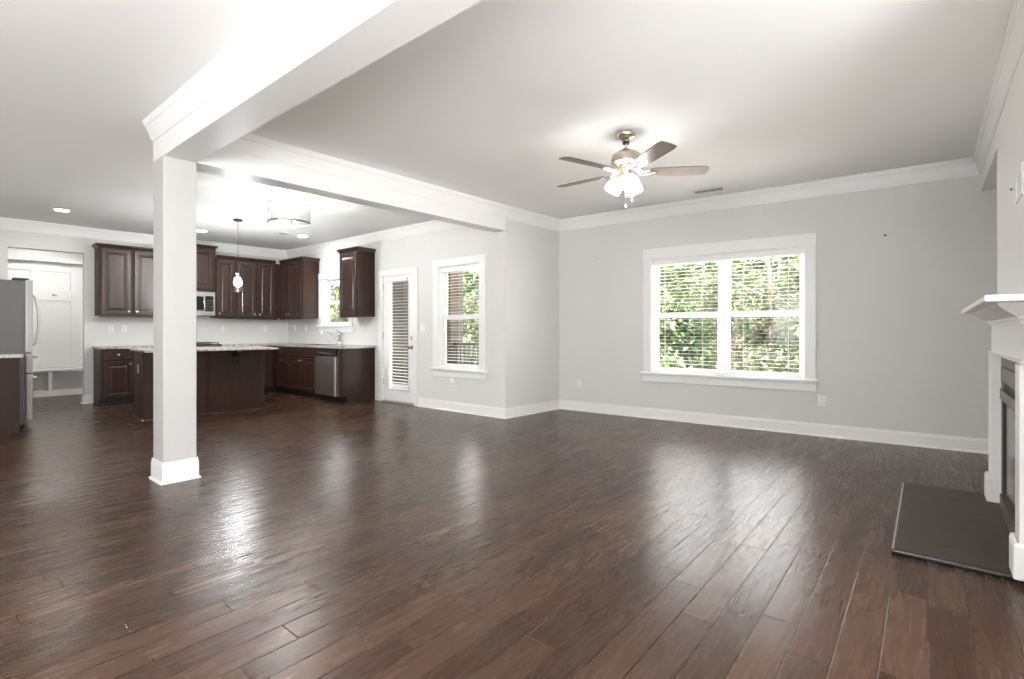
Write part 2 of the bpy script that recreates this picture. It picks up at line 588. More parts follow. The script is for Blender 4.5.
# ------------------------------------------------------------------ levels and plan
CZ = 2.80           # ceiling
BZ = 2.476          # underside of the beams
P0, P1, P2 = (-4.437, 1.488), (-4.300, 5.080), (-4.225, 6.235)
WIN_A = math.atan2(6.51 - 6.233, 0.40 + 4.222)
WIN_O = (-4.222, 6.233, 0)
DOOR_O = (-10.15, 5.08, 0)
BACK_O = (-10.38, 0.95, 0)
BACK_A = math.atan2(4.13, 0.23)
RX = 0.385          # face of chimney breast and of the header beside it

# floor, ceiling
bm = NB(); prism(bm, [(-12.6, -4.2), (1.2, -4.2), (1.2, 6.6), (-4.3, 6.42), (-4.3, 5.25), (-12.6, 5.25)], -0.06, 0)
ident(obj('floor', bm, 'floor'), 'dark brown hand-scraped plank floor running through both rooms', 'floor', kind='structure')
bm = NB(); prism(bm, [(-12.6, -4.2), (1.2, -4.2), (1.2, 6.8), (-4.4, 6.45), (-4.4, 5.25), (-12.6, 5.25)], CZ, CZ + 0.1)
ident(obj('ceiling', bm, 'ceiling'), 'flat off-white ceiling over living room and kitchen', 'ceiling', kind='structure')

# walls
W1 = (1.40, 3.175, 0.615, 2.105)
bm = holed_wall(NB(), -0.02, 5.3, 0, CZ, 0.16, [W1])
ident(obj('wall_far', bm, 'wall', loc=WIN_O, rz=WIN_A), 'light grey living room wall around the twin window', 'wall', kind='structure')
bm = prism(NB(), [P1, P2, (P2[0], 6.39), (-4.45, 6.39), (-4.45, 5.08)], 0, CZ)
ident(obj('wall_jog', bm, 'wall'), 'short light grey return wall between the two windows', 'wall', kind='structure')
D1 = (3.19, 4.01, 0.0, 2.06)
W2 = (4.56, 5.40, 0.615, 2.10)
W3 = (1.33, 2.25, 1.26, 2.14)
bm = holed_wall(NB(), -0.2, 5.70, 0, CZ, 0.15, [D1, W2, W3])
ident(obj('wall_kitchen', bm, 'wall', loc=DOOR_O), 'light grey wall with glazed door, narrow window and sink window', 'wall', kind='structure')
OPN = (0.06, 0.92, 0.0, 2.39)
bm = holed_wall(NB(), -0.9, 4.16, 0, CZ, 0.14, [OPN])
ident(obj('wall_back', bm, 'wall', loc=BACK_O, rz=BACK_A), 'light grey kitchen wall behind the upper cabinets', 'wall', kind='structure')
bm = NB(); box(bm, -7.2, -7.08, -4.0, 0.0, 0, CZ)
box(bm, -10.5, -7.08, 0.0, 0.12, 0, CZ)
ident(obj('wall_left', bm, 'wall'), 'light grey wall behind the refrigerator', 'wall', kind='structure')
bm = holed_wall(NB(), -7.2, 1.1, 0, CZ, 0.15, [(-2.4, 0.0, 0.65, 2.35)])
for v in bm.verts: v.co.y = -v.co.y
ident(obj('wall_rear', bm, 'wall', loc=(0, -4.0, 0)), 'light grey wall with one added window opening', 'wall', kind='structure')
bm = holed_wall(NB(), -4.0, 6.62, 0, CZ, 0.12, [(1.45, 2.55, 0.65, 2.25), (-2.2, -0.6, 0.65, 2.25)])  # both openings added to let in fill light
for v in bm.verts: v.co = Vector((1.0 + v.co.y, v.co.x, v.co.z))
ident(obj('wall_right', bm, 'wall'), 'light grey wall at the back of the alcove', 'wall', kind='structure')
bm = NB(); box(bm, RX, 0.995, 2.82, 5.05, 0, CZ)
ident(obj('wall_chimney', bm, 'trim'), 'white chimney breast rising above the mantel', 'wall', kind='structure')
bm = NB(); box(bm, RX, 0.995, 5.05, 6.545, BZ, CZ); box(bm, RX, 0.995, 1.0, 2.82, BZ, CZ)
ident(obj('header_beam', bm, 'trim'), 'white header bridging the alcove beside the chimney breast', 'header', kind='structure')
bm = NB()
box(bm, -12.56, -12.42, 0.2, 3.0, 0, CZ); box(bm, -12.42, -10.56, 0.2, 0.32, 0, CZ); box(bm, -12.42, -10.50, 2.62, 2.74, 0, CZ)
ident(obj('wall_mudroom', bm, 'white'), 'white walls of the mudroom behind the opening', 'wall', kind='structure')

# beams and column
bm = prism(NB(), [P0, P1, (-4.475, 5.08), (-4.668, 1.488)], BZ, CZ)
ident(obj('beam', bm, 'trim'), 'white beam running from the column to the return wall', 'beam', kind='structure')
bm = prism(NB(), [(-4.680, 1.265), (RX, 1.265), (RX, 1.485), (-4.680, 1.485)], BZ, CZ)
ident(obj('beam', bm, 'trim'), 'white beam crossing overhead from the column to the right wall', 'beam', kind='structure')
colm = thing('column', 'square white column between the kitchen and living room', 'column', (-4.560, 1.377, 0), kind='structure')
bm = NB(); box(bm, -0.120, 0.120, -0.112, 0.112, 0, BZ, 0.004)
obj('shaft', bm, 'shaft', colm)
def base_prof(t=0.015, h=0.135):
    return [(0, 0), (t, 0), (t, h * 0.82), (t * 0.75, h * 0.87), (t * 0.6, h), (0, h)]
def shoe_prof(t0=0.015):
    return [(t0, 0), (t0 + 0.016, 0), (t0 + 0.013, 0.011), (t0 + 0.006, 0.018), (t0, 0.02)]
sq = [(-0.121, -0.113), (-0.121, 0.113), (0.121, 0.113), (0.121, -0.113)]
obj('base_trim', sweep(NB(), sq, base_prof(0.011, 0.16), 0, True), 'trim', colm)
obj('shoe_molding', sweep(NB(), sq, shoe_prof(0.008), 0, True), 'trim', colm)

# crown mouldings
CROWN = [(0.68 * p, 0.82 * q) for p, q in [(0, -0.205), (0.010, -0.205), (0.013, -0.188), (0.020, -0.180), (0.024, -0.160), (0.036, -0.125), (0.052, -0.085), (0.056, -0.066), (0.068, -0.060), (0.072, -0.040), (0.080, -0.028), (0.080, -0.001), (0, -0.001)]]
# living room: right wall, far wall, beam line, overhead beam - room kept on the left
wcorner = (RX, 6.233 + (RX + 4.222) * math.tan(WIN_A))
bm = sweep(NB(), [(RX, 1.485), (RX, wcorner[1]), (P2[0], 6.233), P1, P0, (-4.437, 1.485)], CROWN, CZ)
ident(obj('trim_1', bm, 'trim'), 'white crown molding around the living room ceiling', 'crown molding', kind='structure')
bw = Vector((math.cos(BACK_A), math.sin(BACK_A)))
kc = (-10.38 + bw.x * 4.135, 5.08)
bm = sweep(NB(), [(RX, 1.265), (-4.680, 1.265), (-4.668, 1.488), (-4.475, 5.08), kc, (-10.38 - bw.x * 0.83, 0.12)], CROWN, CZ)
ident(obj('trim_2', bm, 'trim'), 'white crown molding around the kitchen ceiling', 'crown molding', kind='structure')
# baseboards
def baseboard(name, path, label):
    bm = sweep(NB(), path, base_prof(), 0)
    sweep(bm, path, shoe_prof(), 0)
    return ident(obj(name, bm, 'trim'), label, 'baseboard', kind='structure')
baseboard('baseboard_far', [(0.995, 5.06), (0.995, 6.233 + 5.217 * math.tan(WIN_A)), (P2[0], 6.233), (-4.300, 5.080), (-6.045, 5.080)], 'white baseboard below the twin window and narrow window')
baseboard('baseboard_left', [(-10.38 + bw.x * 1.02, 0.95 + bw.y * 1.02), (-10.38 + bw.x * 0.92, 0.95 + bw.y * 0.92), (-10.38 + bw.x * 0.92 - 0.13, 0.95 + bw.y * 0.92)], 'short white baseboard at the mudroom opening')
baseboard('baseboard_chimney', [(RX, 4.73), (RX, 5.05), (0.99, 5.05)], 'white baseboard wrapping the chimney breast')

baseboard('baseboard_right', [(-7.08, -3.99), (-7.08, 0.12)][::-1], 'white baseboard along the dining side wall')

# ------------------------------------------------------------------ windows
def sash_pair(parent, x0, x1, z0, zm, z1, y, s=0.045):
    """double-hung unit: outer upper sash, inner lower sash, each with its own pane"""
    up = obj('upper_sash', frame_ring(NB(), x0, x1, zm - 0.034, z1, s, y + 0.03, y + 0.06, 0.003, 0.068, s), 'vinyl', parent)
    obj('pane', box(NB(), x0 + s, x1 - s, y + 0.043, y + 0.047, zm + 0.034, z1 - s), 'glass', up)
    lo = obj('lower_sash', frame_ring(NB(), x0, x1, z0, zm + 0.034, s, y, y + 0.03, 0.003, s, 0.068), 'vinyl', parent)
    obj('pane', box(NB(), x0 + s, x1 - s, y + 0.013, y + 0.017, z0 + s, zm - 0.034), 'glass', lo)
    lk = NB(); box(lk, (x0 + x1) / 2 - 0.03, (x0 + x1) / 2 + 0.03, y - 0.012, y + 0.0, zm + 0.012, zm + 0.03, 0.004)
    obj('sash_lock', lk, 'vinyl', lo)

def window(name, label, loc, rz, hole, units, cas=0.10, top=None, stool=True, zm=None, side=0.0):
    x0, x1, z0, z1 = hole
    r = thing(name, label, 'window', loc, rz, kind='structure')
    bm = NB()
    tw = 0.125 if top is None else top
    box(bm, x0 - cas, x0 + 0.006, -0.022, 0, z0 - 0.005, z1, 0.003)
    box(bm, x1 - 0.006, x1 + cas, -0.022, 0, z0 - 0.005, z1, 0.003)
    box(bm, x0 - cas - 0.004, x1 + cas + 0.004, -0.026, 0, z1 - 0.006, z1 + tw, 0.003)
    obj('casing', bm, 'trim', r)
    bm = frame_ring(NB(), x0, x1, z0, z1, 0.014, 0.0, 0.15)
    obj('jamb', bm, 'vinyl', r)
    if stool:
        obj('sill', box(NB(), x0 - cas - 0.025, x1 + cas + 0.025, -0.055, 0.02, z0 - 0.035, z0, 0.006), 'trim', r)
        obj('apron', box(NB(), x0 - cas - 0.004, x1 + cas + 0.004, -0.020, 0, z0 - 0.128, z0 - 0.036, 0.004), 'trim', r)
    zm = (z0 + z1) / 2 if zm is None else zm
    for a, b in units:
        sash_pair(r, a, b, z0 + 0.014, zm, z1 - 0.014, 0.078)
    for (a, b), (c, d) in zip(units, units[1:]):
        obj('mullion', box(NB(), b, c, 0.07, 0.145, z0 + 0.014, z1 - 0.014), 'vinyl', r)
    return r

window('window_1', 'twin double-hung window with white blinds in the far wall', WIN_O, WIN_A, W1, [(1.425, 2.262), (2.318, 3.150)], top=0.13)
window('window_2', 'narrow double-hung window right of the glazed door', DOOR_O, 0, W2, [(4.576, 5.384)], cas=0.11, top=0.10)
window('window_3', 'small double-hung window above the kitchen sink', DOOR_O, 0, W3, [(1.346, 2.234)], cas=0.10, top=0.10)
for x0 in (-2.4,):
    w = thing('added_window_4', 'unseen window added in the rear wall to let in fill light', 'window', (0, -4.0, 0), kind='structure')  # window added in an unseen wall to brighten the room
    obj('frame', frame_ring(NB(), x0 - 0.09, x0 + 2.49, 0.56, 2.44, 0.10, 0.0, 0.02, 0.003), 'trim', w)
    bm = frame_ring(NB(), x0, x0 + 2.4, 0.65, 2.35, 0.06, -0.14, -0.09)
    box(bm, x0 + 1.18, x0 + 1.22, -0.14, -0.09, 0.71, 2.29)
    obj('sash', bm, 'vinyl', w)

for nm, lb, lc_, rz, w_, z1 in (('added_window_5', 'unseen window added in the near alcove to let in fill light', (1.0, 2.0, 0), R(-90), 0.55, 2.25), ('added_window_6', 'unseen window added in the right wall to let in fill light', (1.0, -1.4, 0), R(-90), 0.8, 2.25)):
    w = thing(nm, lb, 'window', lc_, rz, kind='structure')  # both windows added out of view for more light
    obj('frame', frame_ring(NB(), -w_ - 0.09, w_ + 0.09, 0.56, z1 + 0.09, 0.10, -0.02, 0.0, 0.003), 'trim', w)
    obj('sash', frame_ring(NB(), -w_, w_, 0.65, z1, 0.06, 0.07, 0.11), 'vinyl', w)

def blind(name, label, loc, rz, x0, x1, z0, z1, y, group=None, pitch=0.044, val=0.07, wand=True, tilt=0.0, cords=3, w=0.05):
    """horizontal wooden blind: valance, open slats, ladder cords, bottom rail"""
    r = thing(name, label, 'blind', loc, rz, group)
    bm = NB(); box(bm, x0, x1, y - 0.030, y + 0.012, z1 - val, z1, 0.004)
    obj('valance', bm, 'slat', r)
    bm = NB()
    n = int((z1 - val - z0 - 0.03) / pitch)
    for k in range(n):
        zc = z1 - val - 0.012 - k * pitch
        a = math.sin(tilt) * w / 2
        h = 0.0012
        x_a, x_b, ya, yb = x0 + 0.006, x1 - 0.006, y - w / 2 + 0.004, y + w / 2 - 0.004
        vs = [bm.verts.new(p) for p in ((x_a, ya, zc - a - h), (x_b, ya, zc - a - h), (x_b, yb, zc + a - h), (x_a, yb, zc + a - h), (x_a, ya, zc - a + h), (x_b, ya, zc - a + h), (x_b, yb, zc + a + h), (x_a, yb, zc + a + h))]
        for q in ((3, 2, 1, 0), (4, 5, 6, 7), (0, 1, 5, 4), (1, 2, 6, 5), (2, 3, 7, 6), (3, 0, 4, 7)):
            bm.faces.new([vs[i] for i in q])
    obj('slats', bm, 'slat', r)
    obj('bottom_rail', box(NB(), x0 + 0.006, x1 - 0.006, y - w / 2 + 0.004, y + w / 2 - 0.004, z0, z0 + 0.018, 0.003), 'slat', r)
    for k in range(cords):
        xc = x0 + (x1 - x0) * (0.09 + 0.82 * k / max(1, cords - 1))
        bm = NB()
        for yy in (y - w / 2, y + w / 2):
            box(bm, xc - 0.0008, xc + 0.0008, yy - 0.0008, yy + 0.0008, z0 + 0.01, z1 - val)
        obj('ladder_cord', bm, 'cord', r)
    if wand:
        obj('tilt_wand', tube(NB(), [(x0 + 0.05, y - 0.036, z1 - val), (x0 + 0.052, y - 0.04, z1 - val - 0.62)], 0.004, 6), 'cord', r)
    return r

blind('window_blind', 'wide white slatted blind filling the twin window', WIN_O, WIN_A, 1.418, 3.157, 0.632, 2.088, 0.036, cords=4, w=0.036)
blind('window_blind', 'white slatted blind in the narrow window beside the glazed door', DOOR_O, 0, 4.578, 5.382, 0.632, 2.083, 0.042)

# ------------------------------------------------------------------ glazed back door
dr = thing('door_1', 'white back door with a full glass lite and blind', 'door', DOOR_O, 0, kind='structure')
bm = NB()
box(bm, D1[0] - 0.085, D1[0] + 0.006, -0.020, 0, 0, D1[3], 0.003)
box(bm, D1[1] - 0.006, D1[1] + 0.085, -0.020, 0, 0, D1[3], 0.003)
box(bm, D1[0] - 0.085, D1[1] + 0.085, -0.022, 0, D1[3] - 0.006, D1[3] + 0.085, 0.003)
obj('casing', bm, 'trim', dr)
bm = NB()
box(bm, D1[0], D1[0] + 0.018, 0, 0.15, 0, D1[3]); box(bm, D1[1] - 0.018, D1[1], 0, 0.15, 0, D1[3]); box(bm, D1[0], D1[1], 0, 0.15, D1[3] - 0.018, D1[3])
obj('jamb', bm, 'trim', dr)
sx0, sx1, sz0, sz1 = D1[0] + 0.022, D1[1] - 0.022, 0.03, D1[3] - 0.022
lx0, lx1, lz0, lz1 = 3.375, 3.860, 0.225, 1.975
bm = holed_wall(NB(), sx0, sx1, sz0, sz1, 0.045, [(lx0, lx1, lz0, lz1)])
for v in bm.verts: v.co.y += 0.012
slab = obj('door_slab', bm, 'white', dr)
obj('lite_frame', frame_ring(NB(), lx0 - 0.03, lx1 + 0.03, lz0 - 0.03, lz1 + 0.03, 0.036, 0.0, 0.014, 0.004), 'white', slab)
obj('glass_lite', box(NB(), lx0, lx1, 0.040, 0.044, lz0, lz1), 'glass', slab)
bm = NB(); lathe(bm, [(0, 0), (0.032, 0), (0.032, 0.008), (0.012, 0.012), (0.010, 0.035), (0.024, 0.045), (0.028, 0.058), (0.022, 0.070), (0, 0.074)], 20, (sx1 - 0.055, 0.012, 0.90), 'Y')
obj('door_knob', bm, 'nickel', slab, True)
bm = NB(); lathe(bm, [(0, 0), (0.030, 0), (0.028, 0.010), (0.022, 0.016), (0, 0.017)], 20, (sx1 - 0.055, 0.012, 1.045), 'Y'); box(bm, sx1 - 0.062, sx1 - 0.048, -0.022, -0.004, 1.03, 1.06, 0.002)
obj('deadbolt', bm, 'nickel', slab, True)
for z in (0.28, 1.03, 1.83):
    bm = NB(); lathe(bm, [(0, 0), (0.007, 0), (0.007, 0.10), (0, 0.10)], 10, (sx0 - 0.001, 0.004, z))
    obj('hinge', bm, 'nickel', slab)
obj('threshold', box(NB(), D1[0] + 0.018, D1[1] - 0.018, -0.02, 0.13, 0, 0.022, 0.004), 'wood_door_alu', dr)
blind('door_blind', 'white slatted blind hanging over the glass of the back door', DOOR_O, 0, lx0 - 0.022, lx1 + 0.022, 0.26, 2.00, -0.024, pitch=0.05, val=0.055, wand=False, cords=2, tilt=0.10, w=0.044)

# ------------------------------------------------------------------ outlets, switches, plates
def outlet(name, label, loc, rz, kind='outlet', w=0.072, group=None):
    r = thing(name, label, 'switch' if kind != 'outlet' else 'outlet', loc, rz, group)
    obj('plate', box(NB(), -w / 2, w / 2, -0.006, 0, -0.058, 0.058, 0.003), 'plate', r)
    if kind == 'outlet':
        for dz in (-0.02, 0.02):
            f = obj('receptacle', box(NB(), -0.016, 0.016, -0.009, -0.004, dz - 0.014, dz + 0.014, 0.003), 'plate', r)
            bm = NB(); box(bm, -0.008, -0.005, -0.0095, -0.008, dz - 0.002, dz + 0.008); box(bm, 0.005, 0.008, -0.0095, -0.008, dz - 0.002, dz + 0.007); box(bm, -0.0025, 0.0025, -0.0095, -0.008, dz - 0.010, dz - 0.005)
            obj('slots', bm, 'slot', f)
    else:
        n = 1 if w < 0.1 else 2
        for k in range(n):
            xc = (k - (n - 1) / 2) * 0.046
            obj('rocker', box(NB(), xc - 0.016, xc + 0.016, -0.010, -0.004, -0.032, 0.032, 0.003), 'plate', r)
    return r
def on(o, a, u, z, d=0.0):
    return (o[0] + math.cos(a) * u + math.sin(a) * d, o[1] + math.sin(a) * u - math.cos(a) * d, z)
outlet('wall_outlet', 'white outlet low on the far wall near the corner', on(WIN_O, WIN_A, 0.335, 0.395), WIN_A)
outlet('wall_outlet', 'white outlet below the lower right corner of the twin window', on(WIN_O, WIN_A, 3.33, 0.392), WIN_A, w=0.075)
oc = outlet('wall_outlet', 'white outlet directly under the narrow window sill, adapter plugged in', on(DOOR_O, 0, 4.865, 0.40), 0)
bm = NB(); box(bm, -0.022, 0.022, -0.045, -0.009, 0.0, 0.075, 0.006)
ident(obj('plug_adapter', bm, 'plate', oc), 'white plug-in adapter')
outlet('light_switch', 'white double rocker switch between door and narrow window', on(DOOR_O, 0, 4.205, 1.21), 0, 'switch', 0.118)
outlet('backsplash_outlet', 'left white outlet of the pair below the double upper cabinet', on(BACK_O, BACK_A, 1.256, 1.195), BACK_A)
outlet('backsplash_outlet', 'right white outlet of the pair below the double upper cabinet', on(BACK_O, BACK_A, 1.427, 1.195), BACK_A)
outlet('backsplash_outlet', 'white outlet on the back wall just right of the microwave', on(BACK_O, BACK_A, 2.906, 1.195), BACK_A)
outlet('backsplash_outlet', 'white outlet on the back wall close to the kitchen corner', on(BACK_O, BACK_A, 3.683, 1.195), BACK_A)
outlet('backsplash_outlet', 'white outlet on the sink wall close to the kitchen corner', on(DOOR_O, 0, 0.29, 1.21), 0)
outlet('backsplash_switch', 'white switch left of the sink window under the corner cabinet', on(DOOR_O, 0, 0.73, 1.21), 0, 'switch')
outlet('backsplash_switch', 'white switch right of the sink window, nearer the faucet', on(DOOR_O, 0, 2.385, 1.21), 0, 'switch')
outlet('backsplash_outlet', 'white outlet below the single upper cabinet, beside a switch', on(DOOR_O, 0, 2.60, 1.21), 0)

tv = thing('media_plate', 'white recessed cable plate on the chimney breast above the mantel', 'wall plate', (RX, 3.86, 1.95), R(-90))
obj('plate', frame_ring(NB(), -0.13, 0.13, -0.085, 0.085, 0.03, -0.008, 0, 0.003), 'plate', tv)
obj('recess', box(NB(), -0.1, 0.1, -0.002, 0, -0.055, 0.055), 'plate', tv)
def nail(label, loc, rz, r=0.006):
    o = thing('nail', label, 'nail', loc, rz)
    obj('shank', lathe(NB(), [(0, 0), (0.002, 0), (0.002, 0.012), (0, 0.012)], 8, (0, 0, 0), 'Y'), 'gasket', o)
    obj('head', lathe(NB(), [(0, 0.011), (r, 0.011), (r * 0.8, 0.015), (0, 0.016)], 12, (0, 0, 0), 'Y'), 'gasket', o)
nail('dark nail in the grey wall high right of the twin window', on(WIN_O, WIN_A, 3.887, 2.138), WIN_A, 0.011)
nail('dark nail in the grey wall high left of the twin window', on(WIN_O, WIN_A, 0.614, 2.171), WIN_A, 0.008)
nail('dark nail in the white chimney breast beside the cable plate', (RX, 4.11, 1.975), R(-90), 0.009)

# ------------------------------------------------------------------ fireplace
fp = thing('fireplace_mantel', 'white fireplace mantel with deep shelf and pilaster legs', 'mantel', (0, 0, 0))
FX = 0.318
obj('shelf', box(NB(), 0.187, RX, 2.965, 4.890, 1.278, 1.306, 0.004), 'trim', fp)
prof = [(0.0, 0.0), (0.010, 0.0), (0.012, 0.016), (0.020, 0.020), (0.022, 0.032), (0.034, 0.040), (0.060, 0.056), (0.086, 0.078), (0.096, 0.094), (0.0, 0.094)]
bm = sweep(NB(), [(RX, 4.715), (0.332, 4.715), (0.332, 3.215), (RX, 3.215)][::-1], prof, 1.184)
# travel reversed so that 'out' faces away from the breast
obj('bed_molding', bm, 'trim', fp)
obj('frieze', box(NB(), 0.332, RX, 3.215, 4.715, 1.0, 1.186, 0.003), 'trim', fp)
bm = sweep(NB(), [(RX, 3.205), (0.330, 3.205), (0.330, 4.725), (RX, 4.725)][::1], [(0, 0), (0.012, 0.004), (0.014, 0.016), (0, 0.02)], 1.0)
obj('bead', bm, 'trim', fp)
for y0, y1 in ((3.220, 3.360), (4.580, 4.720)):
    lg = obj('leg', box(NB(), FX, RX, y0, y1, 0.026, 1.0, 0.003), 'trim', fp)
    obj('plinth', box(NB(), FX - 0.020, RX, y0 - 0.012, y1 + 0.012, 0.0265, 0.180, 0.004), 'trim', lg)
    obj('plinth_cap', sweep(NB(), [(RX, y0 - 0.006), (FX - 0.006, y0 - 0.006), (FX - 0.006, y1 + 0.006), (RX, y1 + 0.006)], [(0, 0), (0.012, 0), (0.008, 0.010), (0, 0.014)], 0.180), 'trim', lg)
fi = thing('fireplace_insert', 'dark bronze metal fireplace insert with smoked glass front', 'fireplace', (0.385, 3.97, 0))
bm = NB(); box(bm, -0.018, -0.002, 0.47, 0.59, 0.027, 0.999); box(bm, -0.018, -0.002, -0.59, -0.47, 0.027, 0.999); box(bm, -0.018, -0.002, -0.47, 0.47, 0.93, 0.999)
obj('slate_surround', bm, 'slate', fi)
obj('hood', box(NB(), -0.030, -0.002, -0.468, 0.468, 0.835, 0.928, 0.004), 'firemetal', fi)
obj('air_slot', box(NB(), -0.010, -0.002, -0.468, 0.468, 0.790, 0.834), 'blackmatte', fi)
bm = NB(); prism(bm, [(-0.034, -0.468), (-0.002, -0.468), (-0.002, 0.468), (-0.034, 0.468)], 0.725, 0.788)
obj('louver', bm, 'firemetal', fi)
for y0 in (-0.468, 0.43):
    obj('door_stile', box(NB(), -0.022, -0.002, y0, y0 + 0.038, 0.125, 0.722, 0.002), 'blackmatte', fi)
obj('glass_front', box(NB(), -0.012, -0.002, -0.428, 0.428, 0.125, 0.722), 'fireglass', fi)
bm = NB(); prism(bm, [(-0.034, -0.468), (-0.002, -0.468), (-0.002, 0.468), (-0.034, 0.468)], 0.028, 0.122)
obj('lower_louver', bm, 'firemetal', fi)
he = thing('hearth', 'low dark slate hearth slab on the floor before the fireplace', 'hearth', (0, 0, 0))
obj('slab', box(NB(), -0.135, RX - 0.001, 3.285, 4.775, 0.001, 0.026, 0.003), 'hearth', he)
obj('bullnose', box(NB(), -0.145, RX - 0.001, 3.262, 3.285, 0.001, 0.024, 0.007, seg=2), 'hearth_edge', he)
ident(obj('edge_strip', box(NB(), -0.147, -0.135, 3.285, 4.775, 0.001, 0.022, 0.003), 'nickel', he), 'pale metal edging strip')

# ------------------------------------------------------------------ ceiling fan
FN = (-1.95, 3.87)
fan = thing('ceiling_fan', 'five-blade ceiling fan with three lit glass shades', 'fan', (FN[0], FN[1], CZ))
obj('canopy', lathe(NB(), [(0, 0), (0.078, 0), (0.078, -0.014), (0.066, -0.034), (0.040, -0.046), (0.020, -0.05), (0, -0.05)], 28), 'brass', fan, True)
obj('downrod', lathe(NB(), [(0, -0.048), (0.012, -0.048), (0.012, -0.145), (0, -0.145)], 14), 'nickel', fan, True)
obj('coupling', lathe(NB(), [(0, -0.062), (0.026, -0.062), (0.030, -0.074), (0.026, -0.086), (0, -0.086)], 18), 'blackmatte', fan, True)
obj('motor_housing', lathe(NB(), [(0, -0.120), (0.022, -0.122), (0.030, -0.140), (0.085, -0.155), (0.118, -0.180), (0.126, -0.215), (0.122, -0.245), (0.098, -0.258), (0.062, -0.268), (0.058, -0.290), (0, -0.292)], 36), 'brass', fan, True)
BZf = -0.318
for k in range(5):
    a = R(39.48 - 76 + 72 * k)
    ca, sa = math.cos(a), math.sin(a)
    bm = NB()
    # blade outline, pitched 12 degrees
    ol = [(0.19, -0.048), (0.23, -0.058), (0.45, -0.067), (0.62, -0.070), (0.662, -0.062), (0.672, -0.02), (0.672, 0.02), (0.662, 0.062), (0.62, 0.070), (0.45, 0.067), (0.23, 0.058), (0.19, 0.048)]
    tp = math.tan(R(11))
    top, bot = [], []
    for r_, w_ in ol:
        x, y, z = r_ * ca - w_ * sa, r_ * sa + w_ * ca, BZf - w_ * tp
        top.append(bm.verts.new((x, y, z + 0.003)))
        bot.append(bm.verts.new((x, y, z - 0.003)))
    bm.faces.new(top); bm.faces.new(bot[::-1])
    n = len(ol)
    for i in range(n):
        bm.faces.new((top[i], bot[i], bot[(i + 1) % n], top[(i + 1) % n]))
    bl = obj('blade', bm, 'blade', fan)
    bm = NB()
    for w0 in (-0.024, 0.024):
        tube(bm, [(0.06 * ca - w0 * 0.4 * sa, 0.06 * sa + w0 * 0.4 * ca, -0.275), (0.13 * ca - w0 * sa, 0.13 * sa + w0 * ca, BZf - 0.012 - w0 * tp), (0.21 * ca - w0 * 1.2 * sa, 0.21 * sa + w0 * 1.2 * ca, BZf - 0.006 - w0 * tp), (0.25 * ca, 0.25 * sa, BZf - 0.006)], [0.010, 0.008, 0.007, 0.006], 8)
    obj('blade_arm', bm, 'nickel', bl, True)
obj('light_fitter', lathe(NB(), [(0, -0.290), (0.046, -0.290), (0.050, -0.305), (0.044, -0.350), (0.030, -0.372), (0.016, -0.385), (0, -0.388)], 24), 'brass', fan, True)
for k in range(3):
    a = R(YAW - 90 + 8 + 120 * k)
    d = Vector((math.cos(a), math.sin(a), 0))
    ax = (d * 0.52 + Vector((0, 0, -0.85))).normalized()
    o0 = Vector((0, 0, -0.345)) + d * 0.045
    rot = Vector((0, 0, 1)).rotation_difference(ax).to_matrix()
    arm = obj('lamp_arm', tube(NB(), [o0 - d * 0.02, o0, o0 + ax * 0.03], [0.009, 0.009, 0.020], 10), 'nickel', fan, True)
    bm = lathe(NB(), [(0.020, 0.0), (0.030, 0.006), (0.050, 0.028), (0.064, 0.062), (0.068, 0.095), (0.066, 0.125), (0.062, 0.124), (0.060, 0.065), (0.045, 0.032), (0.020, 0.010)], 22)
    for v in bm.verts:
        v.co = rot @ v.co + o0 + ax * 0.026
    obj('lamp_shade', bm, 'shade', fan, True)
for (dx, ln) in ((-0.004, 0.235), (0.050, 0.185)):
    p = Vector((math.cos(R(YAW)) * dx, math.sin(R(YAW)) * dx, -0.37))
    pc = obj('pull_chain', tube(NB(), [p, p + Vector((0, 0, -ln))], 0.0022, 6), 'nickel', fan)
    obj('fob', lathe(NB(), [(0, 0.018), (0.005, 0.014), (0.009, 0.0), (0.006, -0.012), (0, -0.014)], 12, p + Vector((0, 0, -ln))), 'white', pc, True)

# ------------------------------------------------------------------ kitchen ceiling lights
dl = thing('drum_light', 'round seeded glass drum ceiling light with chrome rings', 'ceiling light', (-6.02, 3.03, CZ))
obj('canopy', lathe(NB(), [(0, 0), (0.065, 0), (0.065, -0.018), (0.055, -0.026), (0, -0.026)], 28), 'ringsteel', dl, True)
obj('stem', lathe(NB(), [(0, -0.025), (0.008, -0.025), (0.008, -0.30), (0, -0.30)], 12), 'ringsteel', dl, True)
def ring(bm, r, t, z0, z1, seg=48):
    return lathe(bm, [(r - t, z0), (r, z0), (r, z1), (r - t, z1), (r - t, z0)], seg)
obj('top_ring', ring(NB(), 0.245, 0.010, -0.116, -0.098), 'ringsteel', dl, True)
obj('bottom_ring', ring(NB(), 0.245, 0.010, -0.338, -0.318), 'ringsteel', dl, True)
obj('glass_drum', ring(NB(), 0.240, 0.004, -0.318, -0.112), 'clear', dl, True)
bm = NB()
for k in range(4):
    a = math.pi / 4 + k * math.pi / 2
    tube(bm, [(0, 0, -0.100), (0.237 * math.cos(a), 0.237 * math.sin(a), -0.105)], 0.004, 6)
    tube(bm, [(0.237 * math.cos(a), 0.237 * math.sin(a), -0.100), (0.237 * math.cos(a), 0.237 * math.sin(a), -0.330)], 0.004, 6)
obj('spider', bm, 'chrome', dl)
